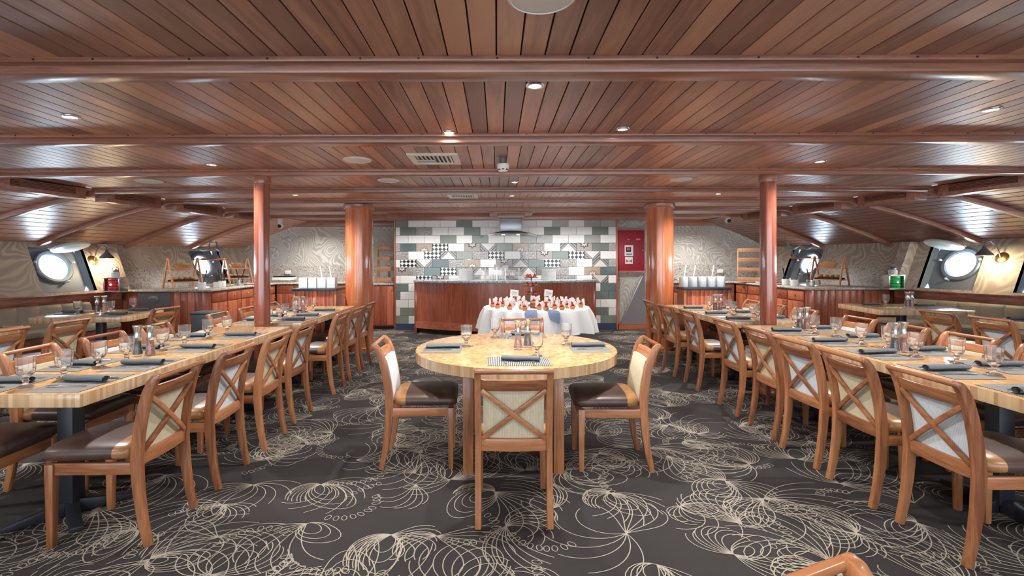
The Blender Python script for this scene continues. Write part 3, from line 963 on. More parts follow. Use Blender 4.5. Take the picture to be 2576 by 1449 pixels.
MB().lathe([(.01, TZ - .085), (.79, TZ - .085), (.80, TZ - .078), (.80, TZ - .006), (.794, TZ), (.01, TZ)], 72).build('tabletop', M['butcher'], t)
for sx in (-1, 1):
    for sy in (-1, 1):
        MB().bb((sx * .31 - .035 - .04, sy * .45 - .15 - .035, 0), (sx * .31 + .035 - .04, sy * .45 - .15 + .035, TZ - .085)).build('leg', M['chair_z'], t, bevel=.004)
    MB().bb((sx * .31 - .02 - .04, -.57, TZ - .15), (sx * .31 + .02 - .04, .27, TZ - .085)).build('apron', M['chair_y'], t)

# ================================================================== PLACE SETTINGS
me_mat = MB().box((0, 0, .0015), (.43, .30, .003)).mesh('placemat', M['placemat'], smooth=0)
def napkin_mesh():
    mb = MB(); n = 13; L = .265; w_, h_ = .031, .019
    turns = []
    for i in range(26):      # spiral roll section
        a = i * 0.48; r = 1.0 - i * 0.028
        turns.append((w_ * r * math.cos(a), h_ + h_ * r * math.sin(a)))
    vs_ = []; fs = []
    for j in range(9):
        y = -L / 2 + L * j / 8
        k = 1 + .06 * math.sin(j * 1.7)
        for (x, z) in turns: vs_.append((x * k + .006 * math.sin(j * .9), y, z))
    m = len(turns)
    for j in range(8):
        for i in range(m - 1): fs.append((j * m + i, j * m + i + 1, (j + 1) * m + i + 1, (j + 1) * m + i))
    mb.add(vs_, fs)
    mb.add([(-.034, -L / 2, .002), (.012, -L / 2, .002), (.012, L / 2, .002), (-.034, L / 2, .002)], [(0, 1, 2, 3)])
    return mb.mesh('napkin', M['napkin'], smooth=60)
me_nap = napkin_mesh()
def fork_mesh():
    mb = MB()
    mb.sweep([(0, -.1, .004), (0, -.02, .006), (0, .03, .009), (0, .05, .005)], (1, 0, 0), [.012, .006, .007, .02], .0022)
    for k in range(4): mb.box((-.0085 + k * .0057, .078, .007), (.0028, .06, .002))
    return mb.mesh('fork', M['steel'])
def knife_mesh():
    mb = MB()
    mb.sweep([(0, -.11, .006), (0, 0, .006)], (1, 0, 0), [.014, .011], .006)
    mb.sweep([(0, 0, .005), (0, .09, .005), (.004, .115, .005)], (1, 0, 0), [.014, .018, .004], .0016)
    return mb.mesh('knife', M['steel'])
me_fork, me_knife = fork_mesh(), knife_mesh()
GS = 1.1
me_gob = MB().lathe([(a_ * GS, b_ * GS) for a_, b_ in [(.001, 0), (.034, 0), (.035, .004), (.016, .012), (.011, .024), (.016, .032), (.011, .04), (.020, .05), (.036, .07), (.041, .09), (.040, .115), (.043, .155),
                     (.0405, .155), (.037, .115), (.037, .09), (.031, .072), (.014, .056), (.001, .054)]], 12, cap=False).mesh('goblet', M['glass'], smooth=25)

def settle(x, y, z, rz, where, gx=.11, gy=.17, full=True, nrot=0.0):
    R_ = Matrix.Rotation(rz, 3, 'Z')
    def put(name, me, ox, oy, oz, rot, lab, cat, grp):
        p = R_ @ Vector((ox, oy, 0))
        tag(link(name, me, None, (x + p.x, y + p.y, z + oz), rz + rot), lab + where, cat, grp)
    put('placemat', me_mat, 0, 0, .0005, rr.uniform(-.03, .03), 'grey striped placemat, ', 'placemat', 'striped placemats')
    put('napkin', me_nap, rr.uniform(-.03, .03), .0, .004, nrot + rr.uniform(-.12, .12), 'rolled charcoal napkin, ', 'napkin', 'rolled napkins')
    put('goblet', me_gob, gx, gy, .004, 0, 'glass water goblet, ', 'goblet', 'water goblets')
    if full:
        put('fork', me_fork, -.10, .0, .004, .1, 'steel fork, ', 'fork', 'forks')
        put('knife', me_knife, .10, -.03, .004, -.05, 'steel knife, ', 'knife', 'knives')
def side_row(ds, x, rz, place):
    for i, d in enumerate(ds): settle(x, d, TZ, rz, '%s, %s' % (nth(i), place), .1, .19)
side_row([2.86] + LA[1:], LX1 - .19, H, 'aisle side of left front table')
side_row([5.80] + LB[1:], LX1 - .19, H, 'aisle side of left rear table')
side_row(RA, RX0 + .19, -H, 'aisle side of right front table')
side_row([5.82] + RB[1:], RX0 + .19, -H, 'aisle side of right rear table')
side_row([2.86] + LAf[1:], LX0 + .19, -H, 'window side of left front table')
side_row([5.80] + LBf[1:], LX0 + .19, -H, 'window side of left rear table')
side_row(RAf, RX1 - .19, H, 'window side of right front table')
side_row([5.85] + RBf[1:], RX1 - .19, H, 'window side of right rear table')
settle(RT[0], RT[1] - .58, TZ, 0, 'near side of the round table', .14, .17, True, 1.45)
settle(RT[0] - .58, RT[1] - .05, TZ, -H, 'left side of the round table', -.06, .18)
settle(RT[0] + .58, RT[1] - .05, TZ, H, 'right side of the round table', .14, .16)
settle(RT[0] + .08, RT[1] + .58, TZ, PI, 'far side of the round table', .25, .12, True, 1.2)
for i, (x, d, rz) in enumerate([(-5.36, 4.6, H), (-5.36, 5.15, H), (-5.9, 4.9, -H)]):
    settle(x, d, TZ, rz, ('near aisle corner', 'far aisle corner', 'wall side')[i] + ' of the near left banquette table', .1, .15)
for i, (x, d, rz) in enumerate([(-4.98, 6.5, H), (-5.05, 7.0, H), (-5.74, 6.72, -H)]):
    settle(x, d, TZ, rz, ('near aisle corner', 'far aisle corner', 'wall side')[i] + ' of the far left banquette table', .1, .15)
for i, (x, d, rz) in enumerate([(5.98, 5.2, -H), (5.98, 5.7, -H), (6.52, 5.45, H)]):
    settle(x, d, TZ, rz, ('near aisle corner', 'far aisle corner', 'wall side')[i] + ' of the near right banquette table', .1, .15)
for i, (x, d, rz) in enumerate([(5.68, 7.55, -H), (6.3, 7.3, H), (6.22, 6.98, H)][:2]):
    settle(x, d, TZ, rz, ('aisle side', 'wall side')[i] + ' of the far right banquette table', .1, .15)

# salt and pepper mills
def mill(x, y, salt, where):
    t = thing('salt_mill' if salt else 'pepper_mill', ('pink salt' if salt else 'black pepper') + ' mill with steel top, ' + where, 'mill', (x, y, TZ + .001), 0, 'salt and pepper mills')
    t.scale = (1.1, 1.1, 1.1)
    MB().lathe([(.001, .0), (.031, 0), (.032, .01), (.025, .06), (.022, .09), (.025, .125), (.0235, .125), (.0205, .09), (.0235, .06), (.029, .012), (.001, .008)], 16, cap=False).build('body', M['glass'], t)
    MB().lathe([(.001, .0085), (.0275, .0125), (.0225, .06), (.0197, .09), (.0205, .1), (.001, .1)], 14, cap=False).build('contents', M['salt'] if salt else M['pepper'], t)
    MB().lathe([(.001, .124), (.026, .124), (.022, .14), (.021, .165), (.028, .195), (.031, .2), (.030, .206), (.001, .207)], 18, cap=False).build('cap', M['steel'], t)
for x, y, w_ in ((-2.62, 3.67, 'left front table'), (-2.62, 6.58, 'left rear table'), (3.02, 3.73, 'near end of right front table'), (3.02, 4.90, 'far end of right front table'),
                 (3.02, 6.80, 'right rear table'), (-5.42, 6.78, 'far left banquette table'), (5.98, 7.2, 'far right banquette table')):
    mill(x - .035, y, False, w_); mill(x + .045, y + .02, True, w_)
mill(.165, 3.90, True, 'middle of the round table'); mill(.245, 4.0, False, 'middle of the round table')

# ================================================================== BANQUETTES
for s, side, d0, d1 in ((-1, 'left', 2.6, 8.25), (1, 'right', 2.6, 8.6)):
    t = thing('banquette', 'taupe channel-tufted banquette along the %s wall' % side, 'bench', (0, 0, 0))
    def q(D, o, z): return (XC + s * (WB(D) - o), D, z)
    br = [d0, 6.2, d1]
    mb = MB(); sc = MB()
    for a, b in zip(br[:-1], br[1:]):
        mb.hexa([q(a, .72, 0), q(b, .72, 0), q(b, .17, 0), q(a, .17, 0), q(a, .72, .36), q(b, .72, .36), q(b, .17, .36), q(a, .17, .36)])
        sc.hexa([q(a, .76, .365), q(b, .76, .365), q(b, .30, .365), q(a, .30, .365), q(a, .76, .46), q(b, .76, .46), q(b, .30, .46), q(a, .30, .46)])
    mb.build('base', M['cab_y'], t, smooth=0)
    sc.build('seat_cushion', M['bench_fabric'], t, bevel=.03)
    D = d0
    while D < d1 - .05:
        e = min(D + .29, d1)
        vs_ = []; fs = []; n = 6
        for i in range(n + 1):
            u = i / n; Dm = D + (e - D) * u; pf = .035 * (1 - (2 * u - 1) ** 4)
            for (o, z) in ((.17, .44), (.30 + pf * .6, .44), (.275 + pf, .60), (.25 + pf, .74), (.225 + pf * .4, .785), (.17, .79)):
                vs_.append(q(Dm, o, z))
        for i in range(n):
            for k in range(6):
                j = (k + 1) % 6
                fs.append((i * 6 + k, i * 6 + j, i * 6 + 6 + j, i * 6 + 6 + k))
        fs += [tuple(reversed(range(6))), tuple(n * 6 + k for k in range(6))]
        MB().add(vs_, fs).build('backrest_channel', M['bench_fabric'], t, smooth=50)
        D = e

# ================================================================== SIDE COUNTERS
def cabinet(x, y, rz, w_, label, grp, h=.90, drawer=True, dep=.55):
    t = thing('cabinet', label, 'cabinet', (x, y, 0), rz, grp)
    MB().bb((-w_ / 2, 0, .06), (w_ / 2, dep, h)).build('body', M['cab_z'], t, smooth=0)
    z1 = h - .02
    if drawer:
        d = MB().bb((-w_ / 2 + .012, -.02, h - .19), (w_ / 2 - .012, .0, h - .02)).build('drawer', M['cab_z'], t, bevel=.003)
        MB().sphere((0, -.032, h - .105), .013, 8, 6).build('knob', M['brass'], d)
        z1 = h - .21
    n = 3; pw = (w_ - .024) / n
    dr = MB().bb((-w_ / 2 + .012, -.015, .08), (w_ / 2 - .012, 0, z1)).build('door', M['cab_z'], t, bevel=.003)
    for k in range(n):
        MB().bb((-w_ / 2 + .014 + k * pw, -.024, .085), (-w_ / 2 + .010 + (k + 1) * pw, -.014, z1 - .005)).build('board', M['cab_z'], dr, bevel=.003)
    MB().sphere((w_ / 2 - .05, -.034, z1 - .08), .013, 8, 6).build('knob', M['brass'], dr)
    MB().bb((-w_ / 2, .03, 0), (w_ / 2, dep, .06)).build('plinth', M['dark_gap'], t, smooth=0)
    return t
CZ = 0.95
for s, side in ((-1, 'left'), (1, 'right')):
    xf = XC + s * 5.4
    for i in range(5):
        cabinet(xf, 9.295 + i * .515, -s * H, .51, 'red wood cabinet %s under the %s counter' % (nth(i), side), 'cabinets under the side counters')
    xin = -2.68 if s < 0 else 3.36
    n = 6; a, b = sorted((xf + s * -.02, xin))
    w_ = (b - a) / n
    for i in range(n):
        cabinet(a + w_ * (i + .5), 11.68, 0, w_ - .004, 'red wood cabinet %s from left under the back counter, %s of the tiled wall' % (['first', 'second', 'third', 'fourth', 'fifth', 'sixth'][i], side), 'cabinets under the back counters')
    # end panel facing the room
    t = thing('counter_end', 'wooden end panel of the %s buffet counter' % side, 'panel', (0, 0, 0))
    x0, x1 = sorted((xf, XC + s * (WB(9.0) - .03)))
    MB().bb((x0, 9.0, 0), (x1, 9.03, .905)).build('panel', M['cab_z'], t, smooth=0)
    k = 0; x = x0
    while x < x1 - .02:
        e = min(x + .13, x1); MB().bb((x + .003, 8.985, .05), (e - .003, 9.0, .905)).build('board', M['cab_z'], t, bevel=.003); x = e
    # granite worktop, L-shaped
    P = [(xf - s * .05, 8.94), (XC + s * (WB(8.94) - .035), 8.94), (XC + s * (WB(12.28) - .035), 12.29), (xin, 12.29), (xin, 11.62), (xf - s * .05, 11.62)]
    if s < 0: P = P[::-1]
    P = P if s > 0 else P
    wt = MB().prism(P, .91, CZ).build('worktop', M['granite'], None, bevel=.008)
    tag(wt, 'speckled granite worktop of the %s buffet counter' % side, 'worktop')
    # splashback
    t = thing('splashback', 'terrazzo splashback along the %s buffet counter' % side, 'splashback', (0, 0, 0))
    ts = (1.34 - ZL) / (ZT - ZL)
    t0 = (CZ - ZL) / (ZT - ZL)
    for a_, b_ in ((9.03, 10.68),):
        MB().hexa([S(s, a_, t0, -.025), S(s, b_, t0, -.025), S(s, b_, t0, -.003), S(s, a_, t0, -.003), S(s, a_, ts, -.025), S(s, b_, ts, -.025), S(s, b_, ts, -.003), S(s, a_, ts, -.003)]).build('side_slab', M['terrazzo'], t, smooth=0)
    x0, x1 = sorted((XC + s * (WB(12.28) - .04), xin))
    MB().bb((x0, 12.27, CZ), (x1, 12.298, 1.34)).build('back_slab', M['terrazzo'], t, smooth=0)

# small cabinet and shelf left of the tiled wall
cabinet(-2.42, 10.62, 0, .46, 'narrow red cabinet with knobs beside the tiled wall', 'cabinets beside the tiled wall', .94, False, 1.0)
tag(MB().bb((-2.66, 10.58, .94), (-2.17, 11.62, .98)).build('worktop', M['granite'], None, bevel=.006), 'short granite top on the narrow cabinet by the tiled wall', 'worktop')

def ladder_shelf(x, y, rz, w_, z0, h, label):
    t = thing('tiered_shelf', label, 'shelf', (x, y, z0 + .012), rz)
    for sx in (-1, 1):
        MB().sweep([(sx * w_ / 2, -.10, 0), (sx * w_ / 2, .08, h)], (1, 0, 0), .022, .045).build('upright', M['pale_wood'], t, bevel=.003)
        MB().sweep([(sx * w_ / 2, .16, 0), (sx * w_ / 2, .09, h * .98)], (1, 0, 0), .02, .03).build('rear_strut', M['pale_wood'], t, bevel=.003)
    for k in range(4):
        z = .02 + k * (h - .1) / 3
        y0 = -.12 + .18 * z / h
        tr = MB().bb((-w_ / 2 + .012, y0, z), (w_ / 2 - .012, y0 + .2, z + .014)).build('tray', M['pale_wood'], t)
        MB().bb((-w_ / 2 + .012, y0 - .012, z), (w_ / 2 - .012, y0, z + .085)).build('tray_lip', M['pale_wood'], tr, bevel=.003)
    return t
ladder_shelf(-2.40, 10.85, 0, .42, .98, .78, 'four-tier wooden bread shelf between left column and tiled wall')
ladder_shelf(5.66, 11.1, -.5, .5, CZ, .75, 'four-tier wooden bread shelf on right counter behind slender column')

# ================================================================== SERVING TROLLEYS
def trolley(x0, x1, d, side):
    cx = (x0 + x1) / 2; w_ = x1 - x0
    t = thing('serving_trolley', 'wooden serving trolley with dark top beside the %s thick column' % side, 'trolley', (cx, d, 0), 0, 'serving trolleys')
    MB().bb((-w_ / 2, -.24, .99), (w_ / 2, .24, 1.03)).build('dark_top', M['dark_top'], t, bevel=.006)
    MB().bb((-w_ / 2 + .05, -.2, .12), (w_ / 2 - .05, .2, .99)).build('body', M['cab_z'], t, smooth=0)
    n = 9; bw = (w_ - .12) / n
    for k in range(n):
        MB().bb((-w_ / 2 + .06 + k * bw + .002, -.215, .14), (-w_ / 2 + .06 + (k + 1) * bw - .002, -.2, .985)).build('board', M['cab_z'], t, bevel=.003)
    for sx in (-1, 1):
        MB().bb((sx * (w_ / 2 - .03) - .02, -.225, .08), (sx * (w_ / 2 - .03) + .02, -.185, .99)).build('corner_post', M['chair_z'], t, bevel=.004)
        for sy in (-1, 1):
            MB().lathe([(.04, -.015), (.04, .015)], 14, (sx * (w_ / 2 - .08), sy * .16, .04), Matrix.Rotation(H, 3, 'Y')).build('caster', M['black'], t)
            MB().bb((sx * (w_ / 2 - .08) - .02, sy * .16 - .01, .05), (sx * (w_ / 2 - .08) + .02, sy * .16 + .01, .125)).build('caster_fork', M['steel'], t)
trolley(-3.16, -2.25, 7.62 + .02, 'left') if False else None
trolley(-3.20, -2.50, 7.98, 'left')
trolley(2.91, 3.66, 7.98, 'right')
def spoon(mb, p, q): mb.tube([p, ((p[0] + q[0]) / 2, (p[1] + q[1]) / 2, (p[2] + q[2]) / 2), q], [.007, .008, .011], 8)
for i in range(4):
    x = -3.08 + i * .147
    t = thing('square_jar', 'frosted square jar, %s from left on the left trolley' % ['first', 'second', 'third', 'fourth'][i], 'jar', (x, 7.95, 1.031), 0, 'square jars on the left trolley')
    h = .162
    mb = MB().bb((-.066, -.066, 0), (.066, .066, .008))
    for a_, b_ in (((-.066, -.066), (.066, -.06)), ((-.066, .06), (.066, .066)), ((-.066, -.06), (-.06, .06)), ((.06, -.06), (.066, .06))):
        mb.bb((a_[0], a_[1], .008), (b_[0], b_[1], h))
    mb.build('body', M['frosted'], t, smooth=0)
    MB().bb((-.058, -.058, .009), (.058, .058, .11)).build('contents', M['china'], t, smooth=0)
    if i >= 2:
        sp = MB(); spoon(sp, (.0, .0, .1), (-.05, .02, .34)); sp.build('spoon', M['white'], t)
for i in range(5):
    x = 2.985 + i * .148
    t = thing('steel_canister', 'round steel canister, %s from left on the right trolley' % ['first', 'second', 'third', 'fourth', 'fifth'][i], 'canister', (x, 7.95, 1.031), 0, 'canisters on the right trolley')
    MB().lathe([(.001, 0), (.066, 0), (.068, .006), (.068, .155), (.064, .158), (.062, .155), (.062, .01), (.001, .01)], 24, cap=False).build('body', M['frosted'], t)
    MB().lathe([(.001, .012), (.06, .012), (.06, .1), (.001, .1)], 20, cap=False).build('contents', M['china'], t)
    if i in (0, 1, 3):
        sp = MB(); spoon(sp, (0, 0, .1), (.05, .02, .34)); sp.build('spoon', M['white'], t)
# ================================================================== BAR
BX, BD = .165, 10.08
bR, bs, bh = 3.05, .60, 1.815
def barc(u, o=0.0):         # u -1..1 along the curved front
    a = u * math.asin(bh / bR)
    return (BX + (bR + o) * math.sin(a), BD - bs + bR - (bR + o) * math.cos(a))
t = thing('bar_counter', 'curved wooden bar counter with granite top before tiled wall', 'bar', (0, 0, 0))
N_ = 32
def barc_poly(o, back):
    p = [barc(-1 + 2 * i / N_, o) for i in range(N_ + 1)]
    return p + [(p[-1][0], back), (p[0][0], back)]
MB().prism(barc_poly(0, 10.40), .10, 1.02).build('front_panel', M['cab_z'], t, smooth=50)
MB().prism(barc_poly(.012, 10.40), .10, .24).build('kick_band', M['cab_x'], t, smooth=50)
MB().prism(barc_poly(-.08, 10.38), 0, .10).build('plinth', M['dark_gap'], t, smooth=50)
MB().prism(barc_poly(.06, 10.43), 1.02, 1.07).build('worktop', M['granite_blue'], t, bevel=.008, smooth=50)
for u in (-1, 1):
    x, y = barc(u)
    MB().bb((x - .025, y - .015, 0), (x + .025, 10.4, 1.02)).build('end_post', M['column_dark'], t, bevel=.004)
BZ = 1.071
me_plate = MB().lathe([(.001, .0), (.09, 0), (.142, .0008), (.145, .002), (.145, .0122), (.142, .0132), (.09, .009), (.001, .006)], 28, cap=False).mesh('plate', M['china'])
for sx, sd, pl_ in ((1171, 9.85, 'left'), (1380, 9.85, 'right')):
    for k in range(15):
        tag(link('plate', me_plate, None, ((sx - 1250) * sd / 1250, sd, BZ + k * .0135)), 'white dinner plate, %s from the bottom of the %s stack on the bar' % (['first', 'second', 'third', 'fourth', 'fifth', 'sixth', 'seventh', 'eighth', 'ninth', 'tenth', 'eleventh', 'twelfth', 'thirteenth', 'fourteenth', 'fifteenth'][k], pl_), 'plate', 'plates stacked at the %s of the bar' % pl_)
# glass shelf, cards and small things at the middle of the bar
t = thing('display_rack', 'low glass display rack with white posts on the bar', 'rack', (.10, 9.8, BZ))
for x in (-.33, .02, .33):
    MB().bb((x - .012, -.1, 0), (x + .012, -.08, .24)).build('post', M['white'], t)
MB().bb((-.38, -.12, .09), (.38, .12, .098)).build('glass_shelf', M['glass'], t, smooth=0)
MB().bb((-.38, -.11, .1), (.38, -.104, .2)).build('glass_front', M['glass'], t, smooth=0)
for i, x in enumerate((-.2, -.1, .0, .1, .2)):
    tt = thing('glass_jar', 'small glass jar, %s from left behind the bar rack' % ['first', 'second', 'third', 'fourth', 'fifth'][i], 'jar', (.10 + x, 10.02, BZ), 0, 'glass jars on the bar')
    MB().lathe([(.001, 0), (.035, 0), (.038, .01), (.038, .09), (.03, .1), (.028, .095), (.034, .085), (.034, .012), (.001, .008)], 14, cap=False).build('body', M['glass'], tt)
    MB().lathe([(.033, .1), (.033, .12), (.001, .122)], 14).build('lid', M['white'], tt)
for i, (x, z, w_) in enumerate(((-.1, .26, .11), (.06, .24, .12))):
    tt = thing('sign_card', 'small white sign card, %s one above the bar rack' % ('left', 'right')[i], 'card', (.1 + x, 9.61, BZ), 0, 'sign cards on the bar')
    MB().bb((-.006, -.006, 0), (.006, .006, z)).build('stem', M['steel'], tt)
    MB().bb((-w_ / 2, -.004, z - .05), (w_ / 2, .002, z + .05)).build('card', M['paper'], tt, smooth=0)
tt = thing('pastry_bowl', 'white bowl of pastries on the bar beside the glass rack', 'bowl', (.62, 9.86, BZ))
MB().lathe([(.001, 0), (.05, 0), (.09, .05), (.1, .08), (.094, .08), (.085, .05), (.045, .008), (.001, .008)], 20, cap=False).build('bowl', M['china'], tt)
for k in range(6):
    a = k * 1.05
    MB().sphere((.045 * math.cos(a), .045 * math.sin(a), .085), (.032, .026, .022), 8, 6).build('pastry', M['bread'], tt)

# extractor hood
HXc, HD = (1285 - 1250) * 9.9 / 1250, 9.9
t = thing('extractor_hood', 'steel extractor hood with curved glass canopy above the bar', 'hood', (HXc, HD, 0))
MB().bb((-.215, -.17, 2.02), (.215, .17, 2.28)).build('chimney', M['hood_steel'], t, bevel=.01)
MB().bb((-.27, -.25, 2.28), (.27, .25, 2.37)).build('collar', M['beam'], t, bevel=.008)
MB().bb((-.42, -.42, 2.36), (.42, .42, ZP)).build('ceiling_box', M['plank'], t, bevel=.008)
vs_ = []; fs = []; n = 24
for i in range(n + 1):
    x = -.6 + 1.2 * i / n; z = 2.03 - .11 * (x / .6) ** 2
    dd = .34 * math.sqrt(max(0.02, 1 - (abs(x) / .62) ** 3))
    vs_ += [(x, -dd, z), (x, dd, z), (x, dd, z - .008), (x, -dd, z - .008)]
for i in range(n):
    for k in range(4):
        j = (k + 1) % 4; fs.append((i * 4 + k, i * 4 + j, i * 4 + 4 + j, i * 4 + 4 + k))
fs += [(3, 2, 1, 0), (n * 4, n * 4 + 1, n * 4 + 2, n * 4 + 3)]
M['hood_glass'] = glassm('tinted_hood_glass', (0.75, 0.66, 0.56, 1), 0.02, 1.4)
MB().add(vs_, fs).build('glass_canopy', M['hood_glass'], t)
MB().lathe([(.001, 1.975), (.33, 1.975), (.36, 1.99), (.3, 2.02), (.001, 2.025)], 30, cap=False).build('filter_tray', M['hood_steel'], t)
for x in (-.15, .15): MB().lathe([(.03, 1.968), (.03, 1.974)], 12, (x, 0, 0)).build('lamp', M['lamp'], t)

# ================================================================== DESSERT TABLE
DX, DY = .60, 7.60
t = thing('buffet_table', 'round pedestal table under the white dessert cloth', 'table', (DX, DY, 0))
MB().lathe([(.01, .72), (.76, .72), (.76, .75), (.01, .75)], 48).build('tabletop', M['cab_x'], t)
MB().lathe([(.05, .03), (.05, .72)], 16).build('post', M['black_metal'], t)
MB().lathe([(.3, 0), (.3, .02), (.06, .05)], 24).build('base', M['black_metal'], t)
seg = 144; vs_ = []; fs = []
def cl(a, k):
    f = .5 + .5 * math.sin(a * 17 + 1.4 * math.sin(a * 3))
    r = [.0, .4, .775, .80, .806 + .01 * f, .815 + .05 * f, .82 + .09 * f, .825 + .115 * f][k]
    z = [.757, .757, .757, .752, .735, .66, .54, .41 + .025 * math.sin(a * 5)][k]
    return (r * math.cos(a), r * math.sin(a), z)
vs_ = [cl(2 * PI * i / seg, k) for k in range(8) for i in range(seg)]
for k in range(7):
    for i in range(seg):
        j = (i + 1) % seg; fs.append((k * seg + i, k * seg + j, (k + 1) * seg + j, (k + 1) * seg + i))
cloth = MB().add(vs_, fs).build('tablecloth', M['cloth'], None, smooth=70, loc=(DX, DY, 0))
tag(cloth, 'white cloth draped over the round dessert table', 'tablecloth')
for i, (ang, w_, d_) in enumerate(((-1.74, .10, .10), (-1.36, .10, .14))):
    vs_ = []; fs = []; n = 8
    for k in range(7):
        z = .763 - max(0, k - 2) * (d_ + .03) / 4 * (1.0)
        r = .70 + .06 * k if k < 2 else .866 + .012 * k
        r = [.62, .74, .81, .856, .876, .89, .90][k]; z = [.764, .764, .763, .735, .70, .67, .645][k] - (.02 * i if k > 3 else 0)
        for j in range(n + 1):
            u = -1 + 2 * j / n
            wid = w_ * (1 - .12 * max(0, k - 3))
            a = ang + u * wid
            zz = z + (.012 * abs(u) * max(0, k - 3) if i == 0 else -.012 * u * max(0, k - 3))
            vs_.append((DX + r * math.cos(a), DY + r * math.sin(a), zz))
    for k in range(6):
        for j in range(n):
            a = k * (n + 1) + j; fs.append((a, a + 1, a + n + 2, a + n + 1))
    tag(MB().add(vs_, fs).build('cloth_napkin', M['linen_blue'], None, smooth=70), 'blue-grey napkin hanging over the front of the dessert table, %s one' % ('left', 'right')[i], 'napkin', 'napkins on the dessert table')
def dessert_parts(t):
    MB().lathe([(.001, 0), (.030, 0), (.042, .036), (.037, .041), (.001, .043)], 14, cap=False).build('case', M['pastry'], t)
    for a in (0, 2.1, 4.2): MB().sphere((.014 * math.cos(a), .014 * math.sin(a), .052), .015, 8, 6).build('berry', M['berry'], t)
    MB().lathe([(.016, .058), (.001, .088)], 10).build('berry', M['berry'], t)
    for sx in (-1, 1):
        P_ = [(sx * .012, .02, .03), (sx * .062, .0, .026), (sx * .055, .004, .115), (sx * .02, .024, .10)]
        Q_ = [(x, y + .002, z) for x, y, z in P_]
        MB().add(P_ + Q_, [(0, 1, 2, 3), (7, 6, 5, 4), (0, 4, 5, 1), (1, 5, 6, 2), (2, 6, 7, 3), (3, 7, 4, 0)]).build('paper_wing', M['paper'], t, smooth=0)
d0 = thing('dessert', 'small berry tart with white paper wing on the dessert tablecloth', 'dessert', (DX - .7, DY, .762), 0, 'berry desserts on the white tablecloth')
dessert_parts(d0)
rg = random.Random(11); spots = []
for ring, n in ((.68, 17), (.53, 14), (.40, 10)):
    for k in range(n):
        a = 2 * PI * (k + .5 * (ring < .6)) / n + rg.uniform(-.05, .05)
        if ring < .45 and abs(math.sin(a)) < .2: continue
        spots.append((DX + ring * math.cos(a), DY + ring * math.sin(a)))
d0.location = (spots[0][0], spots[0][1], .762)
for x, y in spots[1:]: dup(d0, (x, y, .762), rg.uniform(-.6, .6))
for i, (x, y) in enumerate(((DX - .20, DY - .19), (DX + .16, DY - .20), (DX - .05, DY - .30), (DX + .3, DY - .02))):
    tt = thing('wooden_riser', 'brown wooden riser, %s on the dessert table' % ['left one', 'right one', 'front one', 'rear one'][i], 'riser', (x, y, .762), 0, 'risers on the dessert table')
    MB().lathe([(.001, 0), (.062, 0), (.066, .075), (.001, .075)], 20, cap=False).build('block', M['cake_brown'], tt)
    MB().lathe([(.07, .075), (.07, .085), (.001, .086)], 20).build('lip', M['pale_wood'], tt)
ts_ = thing('tiered_stand', 'three-tier cake stand of red tarts on the dessert table', 'stand', (DX - .07, DY + .05, .762))
MB().lathe([(.09, 0), (.09, .012), (.012, .02), (.010, .44), (.001, .46)], 20).build('rod', M['steel'], ts_)
tart0 = None
for k, (z, r) in enumerate(((.17, .13), (.30, .12), (.43, .10))):
    MB().lathe([(.001, z), (r, z), (r + .006, z + .008), (r, z + .006), (.001, z + .005)], 26, cap=False).build('tray', M['black'], ts_)
    n = (7, 6, 5)[k]
    for q in range(n):
        a = 2 * PI * q / n + .3 * k
        p = (DX - .07 + (r - .038) * math.cos(a), DY + .05 + (r - .038) * math.sin(a), .762 + z + .007)
        lb = 'red berry tart on the %s tray of the tiered stand' % ('lowest', 'middle', 'top')[k]
        if tart0 is None:
            tart0 = thing('berry_tart', lb, 'tart', p, 0, 'tarts on the tiered stand')
            MB().lathe([(.001, 0), (.022, 0), (.031, .022), (.001, .024)], 14, cap=False).build('crust', M['pastry'], tart0)
            for a2 in (0, 1.57, 3.14, 4.71): MB().sphere((.013 * math.cos(a2), .013 * math.sin(a2), .03), .0125, 8, 6).build('berry', M['berry'], tart0)
            MB().sphere((0, 0, .044), .0115, 8, 6).build('berry', M['berry'], tart0)
        else: dup(tart0, p, a, lb)
for i, (x, ry) in enumerate(((DX - .33, .15), (DX + .2, -.1))):
    tt = thing('menu_card', 'white menu card on a stem, %s of the tiered stand' % ('left', 'right')[i], 'card', (x, DY + .12, .762), ry, 'menu cards on the dessert table')
    MB().tube([(0, 0, 0), (0, 0, .14)], .005, 8).build('stem', M['steel'], tt)
    MB().box((0, 0, .19), (.13, .004, .10), ry=.1).build('card', M['paper'], tt, smooth=0)
    for k in range(3): MB().box((0, -.003, .205 - k * .018), (.085, .002, .004), ry=.1).build('text_line', M['iron'], tt, smooth=0)

# ================================================================== FIRE CABINET
t = thing('fire_cabinet', 'red fire hydrant cabinet on wall right of the tiles', 'cabinet', (2.83, 10.6, 0))
MB().bb((-.29, -.06, 1.23), (.30, 0, 2.09)).build('door', M['red'], t, bevel=.004)
MB().bb((-.30, -.075, 2.09), (.31, 0, 2.125)).build('top_rail', M['cab_x'], t)
MB().bb((-.30, -.075, 1.195), (.31, 0, 1.23)).build('bottom_rail', M['cab_x'], t)
p = MB().bb((-.12, -.066, 1.545), (.06, -.06, 1.775)).build('sign', M['paper'], t, smooth=0)
MB().bb((-.095, -.07, 1.63), (.015, -.066, 1.735)).build('icon', M['black'], p, smooth=0)
MB().bb((-.075, -.073, 1.665), (-.005, -.07, 1.72)).build('icon_red', M['tomato'], p, smooth=0)
MB().bb((-.09, -.068, 1.565), (.03, -.066, 1.60)).build('text_band', M['frame_grey'], p, smooth=0)
p = MB().bb((-.11, -.066, 1.38), (.05, -.06, 1.525)).build('sign', M['paper'], t, smooth=0)
